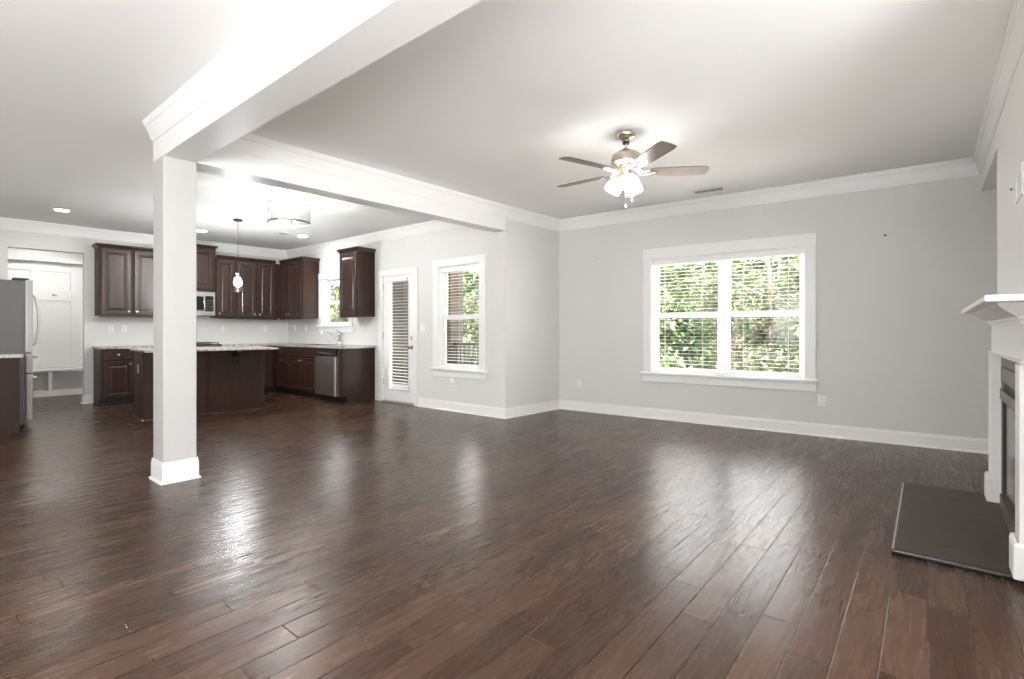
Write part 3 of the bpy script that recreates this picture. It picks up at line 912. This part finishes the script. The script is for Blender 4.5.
for k in range(3):
    a = R(20 + 120 * k)
    x, y = 0.10 * math.cos(a), 0.10 * math.sin(a)
    so = obj('socket', tube(NB(), [(0, 0, -0.29), (x, y, -0.29), (x, y, -0.245)], [0.006, 0.012, 0.014], 10), 'chrome', dl, True)
    bm = NB(); bmesh.ops.create_icosphere(bm, subdivisions=3, radius=0.029)
    for v in bm.verts: v.co += Vector((x, y, -0.215))
    obj('bulb', bm, 'bulb', so, True)

pn = thing('pendant_light', 'clear glass jar pendant glowing above the island', 'pendant', (-7.86, 3.18, CZ))
obj('canopy', lathe(NB(), [(0, 0), (0.062, 0), (0.062, -0.016), (0.05, -0.026), (0, -0.026)], 24), 'blackmatte', pn, True)
obj('cord', lathe(NB(), [(0, -0.025), (0.004, -0.025), (0.004, -0.80), (0, -0.80)], 8), 'gasket', pn)
obj('socket_cap', lathe(NB(), [(0, -0.785), (0.022, -0.79), (0.030, -0.82), (0.030, -0.85), (0, -0.85)], 18), 'chrome', pn, True)
obj('glass_jar', lathe(NB(), [(0.030, -0.835), (0.050, -0.855), (0.066, -0.885), (0.068, -0.95), (0.064, -1.07), (0.060, -1.07), (0.063, -0.95), (0.061, -0.89), (0.046, -0.86), (0.028, -0.842)], 28), 'clear', pn, True)
bm = NB(); bmesh.ops.create_icosphere(bm, subdivisions=3, radius=0.052)
for v in bm.verts: v.co += Vector((0, 0, -0.935))
obj('bulb', bm, 'pbulb', pn, True)

def can(label, x, y, group, m='can'):
    r = thing('recessed_light', label, 'recessed light', (x, y, CZ), 0, group)
    obj('trim_ring', lathe(NB(), [(0.070, -0.001), (0.098, -0.001), (0.094, -0.008), (0.072, -0.005), (0.070, -0.001)], 28), 'white', r, True)
    obj('lens', lathe(NB(), [(0, -0.003), (0.070, -0.003), (0.070, -0.001), (0, -0.001)], 28), m, r)
GC = 'recessed lights in the kitchen ceiling'
can('round recessed ceiling light in front of the mudroom opening', -9.10, 1.41, GC)
can('round recessed ceiling light near the microwave', -9.20, 3.16, GC)
can('round recessed ceiling light near the sink window', -8.36, 4.45, GC)
can('unseen recessed light added to brighten the mudroom', -11.5, 1.6, GC, 'mud_fill')  # no fixture visible here, lamp added to brighten the mudroom

def register(name, label, x, y, rz, w, d, slots):
    r = thing(name, label, 'vent', (x, y, CZ), rz)
    obj('frame', frame_ring_h(NB(), w, d, 0.022), 'white', r)
    bm = NB()
    n = slots
    for k in range(n):
        yy = -d / 2 + 0.022 + (d - 0.044) * (k + 0.5) / n
        box(bm, -w / 2 + 0.022, w / 2 - 0.022, yy - 0.0015, yy + 0.0015, -0.006, -0.002)
    obj('louvers', bm, 'white', r)
    obj('duct', box(NB(), -w / 2 + 0.022, w / 2 - 0.022, -d / 2 + 0.022, d / 2 - 0.022, -0.002, -0.0005), 'slot', r)
def frame_ring_h(bm, w, d, t):
    box(bm, -w / 2, w / 2, -d / 2, -d / 2 + t, -0.010, -0.0005, 0.002)
    box(bm, -w / 2, w / 2, d / 2 - t, d / 2, -0.010, -0.0005, 0.002)
    box(bm, -w / 2, -w / 2 + t, -d / 2 + t, d / 2 - t, -0.010, -0.0005, 0.002)
    box(bm, w / 2 - t, w / 2, -d / 2 + t, d / 2 - t, -0.010, -0.0005, 0.002)
    return bm
register('ceiling_vent', 'white ceiling vent near the twin window', -1.98, 6.02, WIN_A, 0.36, 0.18, 3)
register('ceiling_vent', 'small white ceiling vent beyond the drum light', -8.40, 4.12, 0, 0.30, 0.15, 5)

# ------------------------------------------------------------------ kitchen cabinets
CAB_CROWN = [(0, 0), (0.006, 0.0), (0.010, 0.012), (0.022, 0.026), (0.034, 0.044), (0.036, 0.060), (0, 0.060)]
def add_door(r, x0, x1, z0, z1, yf, knob=None, loops=DOOR_LOOPS, name='door', m='espresso'):
    d = obj(name, panel_face(NB(), x0, x1, z0, z1, yf - 0.020, 0.0195, loops), m, r)
    if knob:
        kx = {'L': x0 + 0.03, 'R': x1 - 0.03, 'C': (x0 + x1) / 2}[knob[0]]
        kz = {'B': z0 + 0.05, 'T': z1 - 0.05, 'C': (z0 + z1) / 2}[knob[1]]
        obj('knob', knob_bm(kx, yf - 0.020, kz), 'nickel', d, True)
    return d

def upper(label, o, a, x0, x1, z0, z1, doors, D=0.33, ends=(True, True), corner=0):
    r = thing('upper_cabinet', label, 'cabinet', on(o, a, x0, z0), a)
    w = x1 - x0
    h = z1 - z0
    obj('body', box(NB(), 0.001, w - 0.001, -D, -0.003, 0, h, 0.002), 'panel', r)
    obj('light_rail', box(NB(), 0.003, w - 0.003, -D + 0.001, -D + 0.02, -0.022, 0.0), 'espresso', r)
    path = [(w - 0.001, -0.004)] if ends[1] else []
    path += [(w - (0.001 if ends[1] else 0.001 + corner * 0.04), -D), (0.001 + (0.04 if corner < 0 else 0), -D)]
    if ends[0]: path += [(0.001, -0.004)]
    # travel keeps the open side on the left: reverse
    obj('crown', sweep(NB(), path[::-1], [(-p, q) for p, q in CAB_CROWN], h - 0.002), 'espresso', r)
    if corner > 0:
        obj('filler', box(NB(), w, w + 0.031, -D, -D + 0.02, 0, h), 'panel', r)
    for (d0, d1, kn) in doors:
        add_door(r, d0 - x0, d1 - x0, 0.02, h - 0.02, -D, kn)
    return r

upper('double upper cabinet on the back wall left of the column', BACK_O, BACK_A, 1.045, 1.915, 1.40, 2.47, [(1.085, 1.460, 'RB'), (1.505, 1.880, 'LB')], ends=(True, False))
upper('short raised upper cabinet directly over the microwave', BACK_O, BACK_A, 1.918, 2.697, 1.885, 2.625, [(1.945, 2.300, 'RB'), (2.315, 2.665, 'LB')])
upper('upper cabinet right of the microwave behind the pendant', BACK_O, BACK_A, 2.700, 3.030, 1.40, 2.47, [(2.720, 3.010, 'LB')], ends=(False, False))
upper('wide double upper cabinet on the back wall near the corner', BACK_O, BACK_A, 3.032, 3.790, 1.40, 2.47, [(3.060, 3.385, 'RB'), (3.415, 3.725, 'LB')], ends=(False, False), corner=1)
upper('double upper cabinet on the sink wall left of the window', DOOR_O, 0, 0.318, 1.230, 1.40, 2.47, [(0.345, 0.735, 'RB'), (0.755, 1.195, 'LB')], ends=(False, True), corner=-1)
upper('single upper cabinet between sink window and back door', DOOR_O, 0, 2.445, 2.990, 1.40, 2.47, [(2.480, 2.955, 'LB')])

# microwave
mw = thing('microwave', 'stainless over-the-range microwave under the short cabinet', 'microwave', on(BACK_O, BACK_A, 1.925, 1.42), BACK_A)
obj('body', box(NB(), 0, 0.76, -0.34, -0.004, 0.0, 0.435, 0.004), 'steel', mw)
obj('fascia', frame_ring(NB(), 0.002, 0.758, 0.01, 0.432, 0.03, -0.362, -0.341, 0.003, 0.075, 0.075), 'steel', mw)
d = obj('door', frame_ring(NB(), 0.034, 0.60, 0.087, 0.355, 0.012, -0.362, -0.342, 0.002), 'steel', mw)
obj('door_glass', box(NB(), 0.047, 0.587, -0.360, -0.346, 0.1, 0.342), 'black', d)
obj('control_panel', box(NB(), 0.604, 0.726, -0.361, -0.342, 0.087, 0.355, 0.002), 'black', mw)
obj('handle', tube(NB(), [(0.575, -0.361, 0.10), (0.575, -0.395, 0.12), (0.575, -0.402, 0.22), (0.575, -0.395, 0.32), (0.575, -0.361, 0.34)], 0.012, 10), 'chrome', d, True)
bm = NB()
for i in range(3):
    for j in range(4):
        box(bm, 0.620 + i * 0.035, 0.645 + i * 0.035, -0.3625, -0.360, 0.11 + j * 0.05, 0.135 + j * 0.05)
obj('keypad', bm, 'gasket', mw)

def base_cab(label, o, a, x0, x1, fronts, D=0.60, h=0.875, toe=0.075, end_panels=(False, False), name='base_cabinet', open_top=0.0):
    r = thing(name, label, 'cabinet', on(o, a, x0, 0), a)
    w = x1 - x0
    bm = box(NB(), 0.001, w - 0.001, -D, -0.003, 0.10, h - open_top, 0.002)
    if open_top:
        box(bm, 0.001, w - 0.001, -D, -D + 0.02, h - open_top, h)
    obj('body', bm, 'panel', r)
    obj('toe_kick', box(NB(), 0.004, w - 0.004, -D + toe, -0.003, 0.001, 0.099), 'toe', r)
    for s, flag in ((0.0, end_panels[0]), (w - 0.018, end_panels[1])):
        if flag:
            obj('end_panel', prism_x(NB(), [(-0.003, 0.001), (-D + toe, 0.001), (-D + toe, 0.10), (-D - 0.002, 0.10), (-D - 0.002, h), (-0.003, h)], s - 0.002 if s == 0 else s + 0.004, s + 0.016 if s == 0 else s + 0.020), 'panel', r)
    for kind, f0, f1, z0, z1, kn in fronts:
        if kind == 'door':
            add_door(r, f0 - x0, f1 - x0, z0, z1, -D, kn)
        elif kind == 'drawer':
            add_door(r, f0 - x0, f1 - x0, z0, z1, -D, kn, DRAWER_LOOPS, 'drawer')
        else:
            add_door(r, f0 - x0, f1 - x0, z0, z1, -D, None, DRAWER_LOOPS, 'false_front')
    return r

base_cab('base cabinet at the open end beside the mudroom', BACK_O, BACK_A, 1.035, 1.46, [('drawer', 1.075, 1.435, 0.71, 0.855, 'CC'), ('door', 1.075, 1.435, 0.125, 0.685, 'RT')], end_panels=(True, False))
base_cab('base cabinet left of the range behind the island', BACK_O, BACK_A, 1.462, 1.915, [('drawer', 1.49, 1.89, 0.71, 0.855, 'CC'), ('door', 1.49, 1.89, 0.125, 0.685, 'RT')])
base_cab('base cabinet right of the range on the back wall', BACK_O, BACK_A, 2.705, 3.48, [('drawer', 2.73, 3.45, 0.71, 0.855, 'CC'), ('door', 2.73, 3.08, 0.125, 0.685, 'RT'), ('door', 3.10, 3.45, 0.125, 0.685, 'LT')])
base_cab('plain blind corner base cabinet where the two counters meet', BACK_O, BACK_A, 3.482, 4.06, [])
base_cab('corner base cabinet with one drawer left of the sink', DOOR_O, 0, 0.68, 1.275, [('drawer', 0.80, 1.25, 0.71, 0.855, 'CC'), ('door', 0.80, 1.25, 0.125, 0.685, 'CT')])
base_cab('double-door sink base cabinet under the faucet', DOOR_O, 0, 1.277, 2.19, [('false', 1.30, 1.725, 0.71, 0.855, None), ('false', 1.755, 2.165, 0.71, 0.855, None), ('door', 1.30, 1.725, 0.125, 0.685, 'RT'), ('door', 1.755, 2.165, 0.125, 0.685, 'LT')], open_top=0.22)
ep = thing('end_cabinet', 'tall brown end panel closing the run beside the back door', 'cabinet panel', on(DOOR_O, 0, 2.825, 0), 0)
obj('panel', prism_x(NB(), [(-0.003, 0.001), (-0.53, 0.001), (-0.53, 0.10), (-0.615, 0.10), (-0.615, 0.875), (-0.003, 0.875)], 0.11, 0.165), 'panel', ep)
obj('stile', box(NB(), 0.002, 0.109, -0.602, -0.003, 0.10, 0.875, 0.002), 'espresso', ep)

dw = thing('dishwasher', 'stainless dishwasher right of the sink cabinet', 'dishwasher', on(DOOR_O, 0, 2.195, 0), 0)
obj('tub', box(NB(), 0.004, 0.622, -0.57, -0.004, 0.10, 0.868), 'blackmatte', dw)
d = obj('door', box(NB(), 0.006, 0.620, -0.635, -0.571, 0.105, 0.735, 0.006), 'steel_floor_tint', dw)
obj('control_panel', box(NB(), 0.006, 0.620, -0.625, -0.571, 0.745, 0.862, 0.004), 'black', dw)
obj('handle', box(NB(), 0.12, 0.50, -0.640, -0.6255, 0.775, 0.800, 0.004), 'gasket', dw)
obj('toe_kick', box(NB(), 0.006, 0.620, -0.53, -0.004, 0.001, 0.099), 'toe', dw)

# range
rg = thing('range', 'gas range under the microwave, mostly behind the island', 'range', on(BACK_O, BACK_A, 1.925, 0), BACK_A)
obj('body', box(NB(), 0.003, 0.772, -0.62, -0.01, 0.02, 0.905, 0.004), 'steel', rg)
d = obj('oven_door', box(NB(), 0.01, 0.765, -0.655, -0.621, 0.18, 0.74, 0.005), 'steel', rg)
obj('oven_window', box(NB(), 0.12, 0.655, -0.658, -0.650, 0.30, 0.62), 'black', d)
obj('handle', tube(NB(), [(0.06, -0.656, 0.69), (0.06, -0.70, 0.69), (0.715, -0.70, 0.69), (0.715, -0.656, 0.69)], 0.011, 8), 'steel', d)
obj('cooktop', box(NB(), 0.003, 0.772, -0.63, -0.01, 0.906, 0.922, 0.004), 'black', rg)
for k in range(5):
    obj('burner_knob', lathe(NB(), [(0, 0), (0.024, 0), (0.02, 0.03), (0, 0.03)], 14, (0.12 + 0.134 * k, -0.621, 0.83), 'Y'), 'steel', rg)
for k in range(2):
    x0 = 0.04 + 0.36 * k
    bm = NB()
    for t in (0.0, 0.17, 0.33):
        box(bm, x0 + t, x0 + t + 0.014, -0.59, -0.06, 0.938, 0.954)
    for t in (-0.59, -0.45, -0.33, -0.20, -0.074):
        box(bm, x0, x0 + 0.344, t, t + 0.014, 0.938, 0.954)
    for xx in (0.0, 0.33):
        for yy in (-0.59, -0.074):
            box(bm, x0 + xx, x0 + xx + 0.014, yy, yy + 0.014, 0.9215, 0.94)
    obj('burner_grate', bm, 'blackmatte', rg)

# worktops
CT0, CT1 = 0.876, 0.912
wt = obj('countertop', box(NB(), 1.015, 1.922, -0.645, -0.003, CT0, CT1, 0.004), 'granite', loc=BACK_O, rz=BACK_A)
ident(wt, 'speckled granite countertop left of the range', 'countertop')
bm = NB()
n_ = (math.sin(BACK_A), -math.cos(BACK_A))
def bk(u, d):
    return (BACK_O[0] + math.cos(BACK_A) * u + n_[0] * d, BACK_O[1] + math.sin(BACK_A) * u + n_[1] * d)
q0, q1 = bk(2.702, 0.004), bk(2.702, 0.645)
yb, yf = 5.077, 5.08 - 0.645
sk = (-8.66, -8.06, 4.53, 4.95)
cx = bk(0.004, 0.004)[0]
prism(bm, [q0, q1, (bk(3.49, 0.645)[0], yf), (sk[0], yf), (sk[0], yb), (bk(4.12, 0.004)[0], yb)], CT0, CT1)
prism(bm, [(sk[0], yf), (sk[1], yf), (sk[1], sk[2]), (sk[0], sk[2])], CT0, CT1)
prism(bm, [(sk[0], sk[3]), (sk[1], sk[3]), (sk[1], yb), (sk[0], yb)], CT0, CT1)
prism(bm, [(sk[1], yf), (-7.115, yf), (-7.115, yb), (sk[1], yb)], CT0, CT1)
ident(obj('countertop', bm, 'granite'), 'speckled granite countertop wrapping the corner past the sink', 'countertop')
si = thing('kitchen_sink', 'stainless sink basin set into the corner countertop', 'sink', (-8.36, 4.74, CT1))
bm = NB()
frame_w = 0.02
for (a, b, c, d_) in ((-0.32, 0.32, -0.23, -0.195), (-0.32, 0.32, 0.195, 0.23), (-0.32, -0.285, -0.195, 0.195), (0.285, 0.32, -0.195, 0.195)):
    box(bm, a, b, c, d_, 0.0005, 0.004)
obj('rim', bm, 'steel', si)
bm = NB()
for (a, b, c, d_, e, f) in ((-0.29, 0.29, -0.20, -0.196, -0.18, 0.0), (-0.29, 0.29, 0.196, 0.20, -0.18, 0.0), (-0.29, -0.286, -0.196, 0.196, -0.18, 0.0), (0.286, 0.29, -0.196, 0.196, -0.18, 0.0), (-0.29, 0.29, -0.2, 0.2, -0.184, -0.18)):
    box(bm, a, b, c, d_, e, f)
obj('basin', bm, 'steel', si)
fa = thing('faucet', 'chrome single-lever faucet standing behind the sink', 'faucet', (-8.12, 5.005, CT1))
obj('base', lathe(NB(), [(0, 0), (0.030, 0), (0.030, 0.006), (0.024, 0.010), (0.022, 0.15), (0.026, 0.16), (0.026, 0.20), (0.018, 0.215), (0, 0.22)], 20), 'chrome', fa, True)
obj('spout', tube(NB(), [(0, 0, 0.08), (-0.04, -0.05, 0.135), (-0.12, -0.12, 0.205), (-0.19, -0.175, 0.262), (-0.215, -0.195, 0.270), (-0.232, -0.205, 0.245), (-0.234, -0.207, 0.20)], [0.015, 0.015, 0.014, 0.014, 0.015, 0.017, 0.018], 12), 'chrome', fa, True)
obj('lever', tube(NB(), [(0, 0, 0.20), (0.01, -0.01, 0.225), (-0.05, -0.03, 0.262)], [0.012, 0.010, 0.006], 8), 'chrome', fa, True)

# island
IA = math.atan2(3.462 - 1.994, -7.66 + 7.762)
il = thing('kitchen_island', 'dark brown island base with flat panels and bracket', 'island', (-7.762, 1.994, 0), IA)
IL = 1.472
obj('body', box(NB(), 0.0, IL, 0.004, 0.54, 0.0005, 0.882, 0.002), 'panel', il)
obj('back_panel', box(NB(), 0.0, 0.728, -0.004, 0.0035, 0.02, 0.882, 0.002), 'panel', il)
obj('back_panel', box(NB(), 0.738, IL, -0.004, 0.0035, 0.02, 0.882, 0.002), 'panel', il)
ident(obj('end_panel', box(NB(), -0.008, -0.0005, 0.0, 0.54, 0.02, 0.882, 0.002), 'panel', il), 'brown island end panel facing the mudroom side')
obj('corner_stile', box(NB(), 1.40, IL + 0.004, -0.010, -0.0045, 0.02, 0.882, 0.002), 'panel', il)
bm = sweep(NB(), [(IL, 0.0), (0.0, 0.0), (-0.008, 0.004), (-0.008, 0.54)][::-1], [(-0.004, 0), (-0.016, 0), (-0.014, 0.012), (-0.004, 0.02)], 0.0005)
obj('shoe_molding', bm, 'espresso', il)
for d0, d1 in ((0.03, 0.72), (0.75, 1.44)):
    obj('door', panel_face(NB(), d0, d1, 0.12, 0.86, 0.56, -0.0195, [(a, -b) for a, b in DOOR_LOOPS]), 'espresso', il)
br = NB()
prism_x(br, [(-0.004, 0.882), (-0.24, 0.882), (-0.24, 0.855), (-0.10, 0.83), (-0.055, 0.79), (-0.04, 0.70), (-0.004, 0.69)], 1.035, 1.105)
obj('bracket', br, 'blackmatte', il)
bm = NB(); box(bm, -0.035, 1.585, -0.285, 0.655, 0.884, 0.914, 0.006, seg=2)
ident(obj('island_countertop', bm, 'granite', loc=(-7.762, 1.994, 0), rz=IA), 'pale speckled granite slab overhanging the island', 'countertop')
io = outlet('island_outlet', 'bronze outlet on the narrow end of the island', on((-7.762, 1.994, 0), IA, -0.0085, 0.655, -0.26), IA - R(90))
for o in [io] + children(io):
    pass
children(io)[0].data.materials[0] = M['brass']

# ------------------------------------------------------------------ refrigerator and its neighbour
fr = thing('refrigerator', 'stainless french door refrigerator behind the left counter', 'refrigerator', (-8.33, 0.135, 0), R(180))
# local: x 0..0.91 to the far side, front towards -y
obj('cabinet', box(NB(), 0, 0.91, -0.812, -0.01, 0.035, 1.755, 0.006), 'steel_side', fr)
obj('hinge_cover', box(NB(), 0.01, 0.10, -0.86, -0.72, 1.7555, 1.785, 0.006), 'gasket', fr)
obj('gasket_seal', box(NB(), 0.004, 0.906, -0.829, -0.8125, 0.085, 1.745), 'steel_side', fr)
def bar(pts, r=0.012):
    return tube(NB(), pts, r, 10)
for k, (a, b) in enumerate(((0.002, 0.453), (0.457, 0.908))):
    dd = obj('door', box(NB(), a, b, -0.893, -0.8295, 0.893, 1.765, 0.008, seg=2), 'steel', fr)
    xh = b - 0.05 if k == 0 else a + 0.05
    xh = 0.10 if k == 0 else 0.81
    obj('handle', bar([(xh, -0.892, 0.97), (xh, -0.925, 1.0), (xh, -0.948, 1.14), (xh, -0.955, 1.27), (xh, -0.948, 1.40), (xh, -0.925, 1.56), (xh, -0.892, 1.60)]), 'steel', dd, True)
for z0, z1 in ((0.645, 0.885), (0.085, 0.637)):
    dd = obj('drawer', box(NB(), 0.002, 0.908, -0.893, -0.8295, z0, z1, 0.008, seg=2), 'steel', fr)
    zh = z1 - 0.045 if z0 > 0.5 else z1 - 0.05
    obj('handle', bar([(0.08, -0.892, zh), (0.08, -0.935, zh), (0.83, -0.935, zh), (0.83, -0.892, zh)]), 'chrome', dd, True)
obj('toe_grille', box(NB(), 0.02, 0.89, -0.80, -0.02, 0.012, 0.034), 'blackmatte', fr)
for x in (0.06, 0.85):
    for y in (-0.80, -0.12):
        obj('foot', lathe(NB(), [(0, 0), (0.028, 0), (0.028, 0.02), (0.018, 0.034), (0, 0.034)], 12, (x, y, 0.0)), 'blackmatte', fr)
lc = thing('base_cabinet', 'brown base cabinet in front of the refrigerator side', 'cabinet', (-7.29, 0.135, 0), R(180))
obj('body', box(NB(), 0.02, 0.98, -0.640, -0.01, 0.10, 0.875, 0.002), 'panel', lc)
obj('toe_kick', box(NB(), 0.02, 0.98, -0.570, -0.01, 0.001, 0.0995), 'toe', lc)
obj('end_panel', prism_x(NB(), [(-0.01, 0.001), (-0.585, 0.001), (-0.585, 0.10), (-0.662, 0.10), (-0.662, 0.875), (-0.01, 0.875)], 0.0, 0.0195), 'panel', lc)
for d0, d1, kn in ((0.03, 0.49, 'R'), (0.51, 0.97, 'L')):
    add_door(lc, d0, d1, 0.125, 0.685, -0.640, kn + 'T')
    add_door(lc, d0, d1, 0.71, 0.855, -0.640, 'CC', DRAWER_LOOPS, 'drawer')
bm = NB(); box(bm, -0.02, 0.99, -0.690, -0.005, CT0, CT1, 0.005, seg=2)
ident(obj('countertop', bm, 'granite', loc=(-7.29, 0.135, 0), rz=R(180)), 'speckled granite countertop in front of the refrigerator', 'countertop')

# ------------------------------------------------------------------ mudroom hall tree
ht = thing('hall_tree', 'white built-in mudroom bench with paneled back and hooks', 'hall tree', (-12.415, 0.92, 0), R(90))
HW = 1.42
obj('back_board', box(NB(), 0, HW, -0.02, -0.002, 0.48, 2.62), 'white', ht)
bm = NB()
for x in (0.0, 0.57, 1.12):
    box(bm, x, x + (0.10 if x < 1 else 0.30), -0.042, -0.0205, 0.48, 2.40, 0.002)
for z0, z1 in ((0.48, 0.64), (1.71, 1.92), (2.24, 2.40)):
    for x0, x1 in ((0.10, 0.57), (0.67, 1.12)):
        box(bm, x0, x1, -0.042, -0.0205, z0, z1, 0.002)
obj('rails', bm, 'white', ht)
obj('top_shelf', box(NB(), 0, HW, -0.16, -0.0205, 2.405, 2.44, 0.004), 'white', ht)
obj('seat', box(NB(), 0, HW, -0.475, -0.0205, 0.435, 0.475, 0.006), 'white', ht)
bm = NB()
box(bm, 0, HW, -0.46, -0.005, 0.001, 0.10)
for x in (0.0, 0.755, HW - 0.04):
    box(bm, x, x + 0.05, -0.46, -0.005, 0.10, 0.434)
box(bm, 0, HW, -0.02, -0.005, 0.10, 0.434)
obj('cubbies', bm, 'white', ht)
for x in (0.33, 0.89):
    hk = NB()
    lathe(hk, [(0, 0), (0.016, 0), (0.014, 0.006), (0, 0.007)], 12, (x, -0.042, 1.815), 'Y')
    for s in (-1, 1):
        tube(hk, [(x, -0.047, 1.82), (x + 0.02 * s, -0.075, 1.80), (x + 0.035 * s, -0.085, 1.825)], [0.005, 0.005, 0.006], 8)
    obj('coat_hook', hk, 'nickel', ht, True)

# ------------------------------------------------------------------ outside
bm = NB(); box(bm, -45, 25, 5.3, 45, -0.75, -0.65)
ident(obj('ground', bm, 'bounce_ground'), 'unseen ground behind the house, made pale to bounce light', 'ground', kind='structure')
bm = NB(); box(bm, -10.6, -4.46, 5.26, 7.5, -0.14, -0.04)
ident(obj('porch_floor', bm, 'porch'), 'boarded floor of the back porch', 'porch floor', kind='structure')
bm = NB(); box(bm, -10.6, -4.35, 5.24, 7.7, 2.45, 2.6)
ident(obj('porch_ceiling', bm, 'porch_white'), 'white ceiling of the back porch', 'porch ceiling', kind='structure')
bm = NB(); box(bm, -10.35, -7.55, 7.18, 7.55, -0.6, 2.45)
ident(obj('wall_porch', bm, 'stone'), 'stacked brown stone wall at the end of the porch', 'stone wall', kind='structure')
bm = prism_x(NB(), [(18.5, -0.66), (25.0, 4.6), (28.0, 4.8), (28.0, -0.66)], -60, 12)  # slope added to close bright sky gaps between the leaves
ident(obj('backdrop_hill', bm, 'backdrop_hill'), 'green slope added behind the trees to block the sky', 'hillside', kind='structure')
pr = thing('porch_railing', 'dark porch railing with thin balusters outside the narrow window', 'railing', (-7.54, 7.30, -0.04))
for x in (1.55, 2.95):
    obj('post', box(NB(), x, x + 0.09, -0.045, 0.045, 0.0, 1.02, 0.004), 'railing', pr)
obj('top_rail', box(NB(), 0, 3.0, -0.04, 0.04, 0.90, 0.96, 0.004), 'railing', pr)
obj('bottom_rail', box(NB(), 0, 3.0, -0.025, 0.025, 0.09, 0.14, 0.004), 'railing', pr)
for k in range(25):
    x = 0.07 + k * 0.116
    if abs(x - 1.595) < 0.08: continue
    obj('baluster', box(NB(), x - 0.016, x + 0.016, -0.016, 0.016, 0.14, 0.90), 'railing', pr)

def leaves(n, shape, s0, s1, seed):
    rnd = random.Random(seed)
    bm = NB()
    for _ in range(n):
        p = shape(rnd)
        s = rnd.uniform(s0, s1)
        q = Euler((rnd.uniform(-0.9, 0.9), rnd.uniform(-0.9, 0.9), rnd.uniform(0, 6.28))).to_matrix()
        vs = [bm.verts.new(p + q @ Vector(c) * s) for c in ((-0.5, 0, 0), (-0.12, -0.28, 0.05), (0.5, 0, -0.06), (-0.12, 0.28, 0.05))]
        bm.faces.new(vs)
    return bm
def blobs(rnd_seed, n, rx, ry, z0, z1, rr):
    rnd = random.Random(rnd_seed)
    cs = [(Vector((rnd.uniform(-rx, rx), rnd.uniform(-ry, ry), rnd.uniform(z0, z1))), rnd.uniform(rr * 0.6, rr)) for _ in range(n)]
    def f(r):
        c, q = r.choice(cs)
        d = Vector((r.gauss(0, 1), r.gauss(0, 1), r.gauss(0, 1))).normalized() * q * (r.random() ** 0.4)
        return c + d
    return f
def tree(label, loc, seed, h, rx, n, lm, group=None, name='tree', low=0.5):
    r = thing(name, label, 'tree' if name == 'tree' else 'shrub', loc, 0, group)
    rnd = random.Random(seed)
    bm = NB()
    tube(bm, [(0, 0, -0.1), (rnd.uniform(-.1, .1), rnd.uniform(-.1, .1), h * 0.35), (rnd.uniform(-.2, .2), rnd.uniform(-.2, .2), h * 0.7), (rnd.uniform(-.3, .3), rnd.uniform(-.3, .3), h * 0.95)], [0.12, 0.09, 0.06, 0.02] if name == 'tree' else [0.03, 0.025, 0.02, 0.01], 9)
    for k in range(7 if name == 'tree' else 4):
        a, z = rnd.uniform(0, 6.28), h * rnd.uniform(0.2, 0.8)
        tube(bm, [(0, 0, z), (math.cos(a) * rx * 0.5, math.sin(a) * rx * 0.5, z + 0.35), (math.cos(a) * rx * 0.9, math.sin(a) * rx * 0.9, z + 0.6)], [0.04, 0.025, 0.01] if name == 'tree' else [0.015, 0.01, 0.006], 6)
    obj('trunk', bm, 'bark', r, True)
    obj('foliage', leaves(n, blobs(seed, 12, rx * 0.75, rx * 0.75, low, h - 0.3, rx * 0.55), 0.06, 0.145, seed + 1), lm, r)
    return r
GZ = -0.65
GT = 'trees behind the house'
t1 = tree('leafy green tree in the woods behind the house', (-5.9, 12.4, GZ), 11, 4.3, 1.3, 6500, 'leaf', GT)
t2 = tree('leafy green tree in the woods behind the house', (-2.8, 12.2, GZ), 23, 4.0, 1.25, 6000, 'leaf2', GT)
for k, (x, y, s) in enumerate(((-4.3, 15.2, 0.9), (-9.0, 14.2, 0.9), (0.3, 14.6, 0.9), (-13.4, 12.6, 1.0), (-17.4, 14.0, 1.0), (-21.6, 13.2, 1.0))):
    c = copy_tree((t1, t2)[k % 2], (x, y, GZ), k * 1.3, None, GT)
    c.scale = (s, s, s)
s1 = tree('low bright green shrub at the edge of the woods', (-4.4, 10.2, GZ), 41, 1.5, 0.7, 2600, 'leaf', 'shrubs behind the house', 'shrub', 0.25)
for k, (x, y, s) in enumerate(((-6.6, 10.2, 0.9), (-1.2, 10.3, 1.0), (-9.6, 9.8, 1.1), (-12.0, 10.0, 1.0))):
    c = copy_tree(s1, (x, y, GZ), k * 0.9, None, 'shrubs behind the house')
    c.scale = (s, s, s * 1.1)
def woods(r):
    x = r.uniform(-36, 3)
    return Vector((x, 17.6 + r.uniform(0, 2.2), GZ + 4.9 * r.random() ** 1.05))
ident(obj('woods_foliage', leaves(30000, woods, 0.20, 0.44, 77), 'leaf'), 'dense green foliage of the woods further back', 'foliage', kind='stuff')
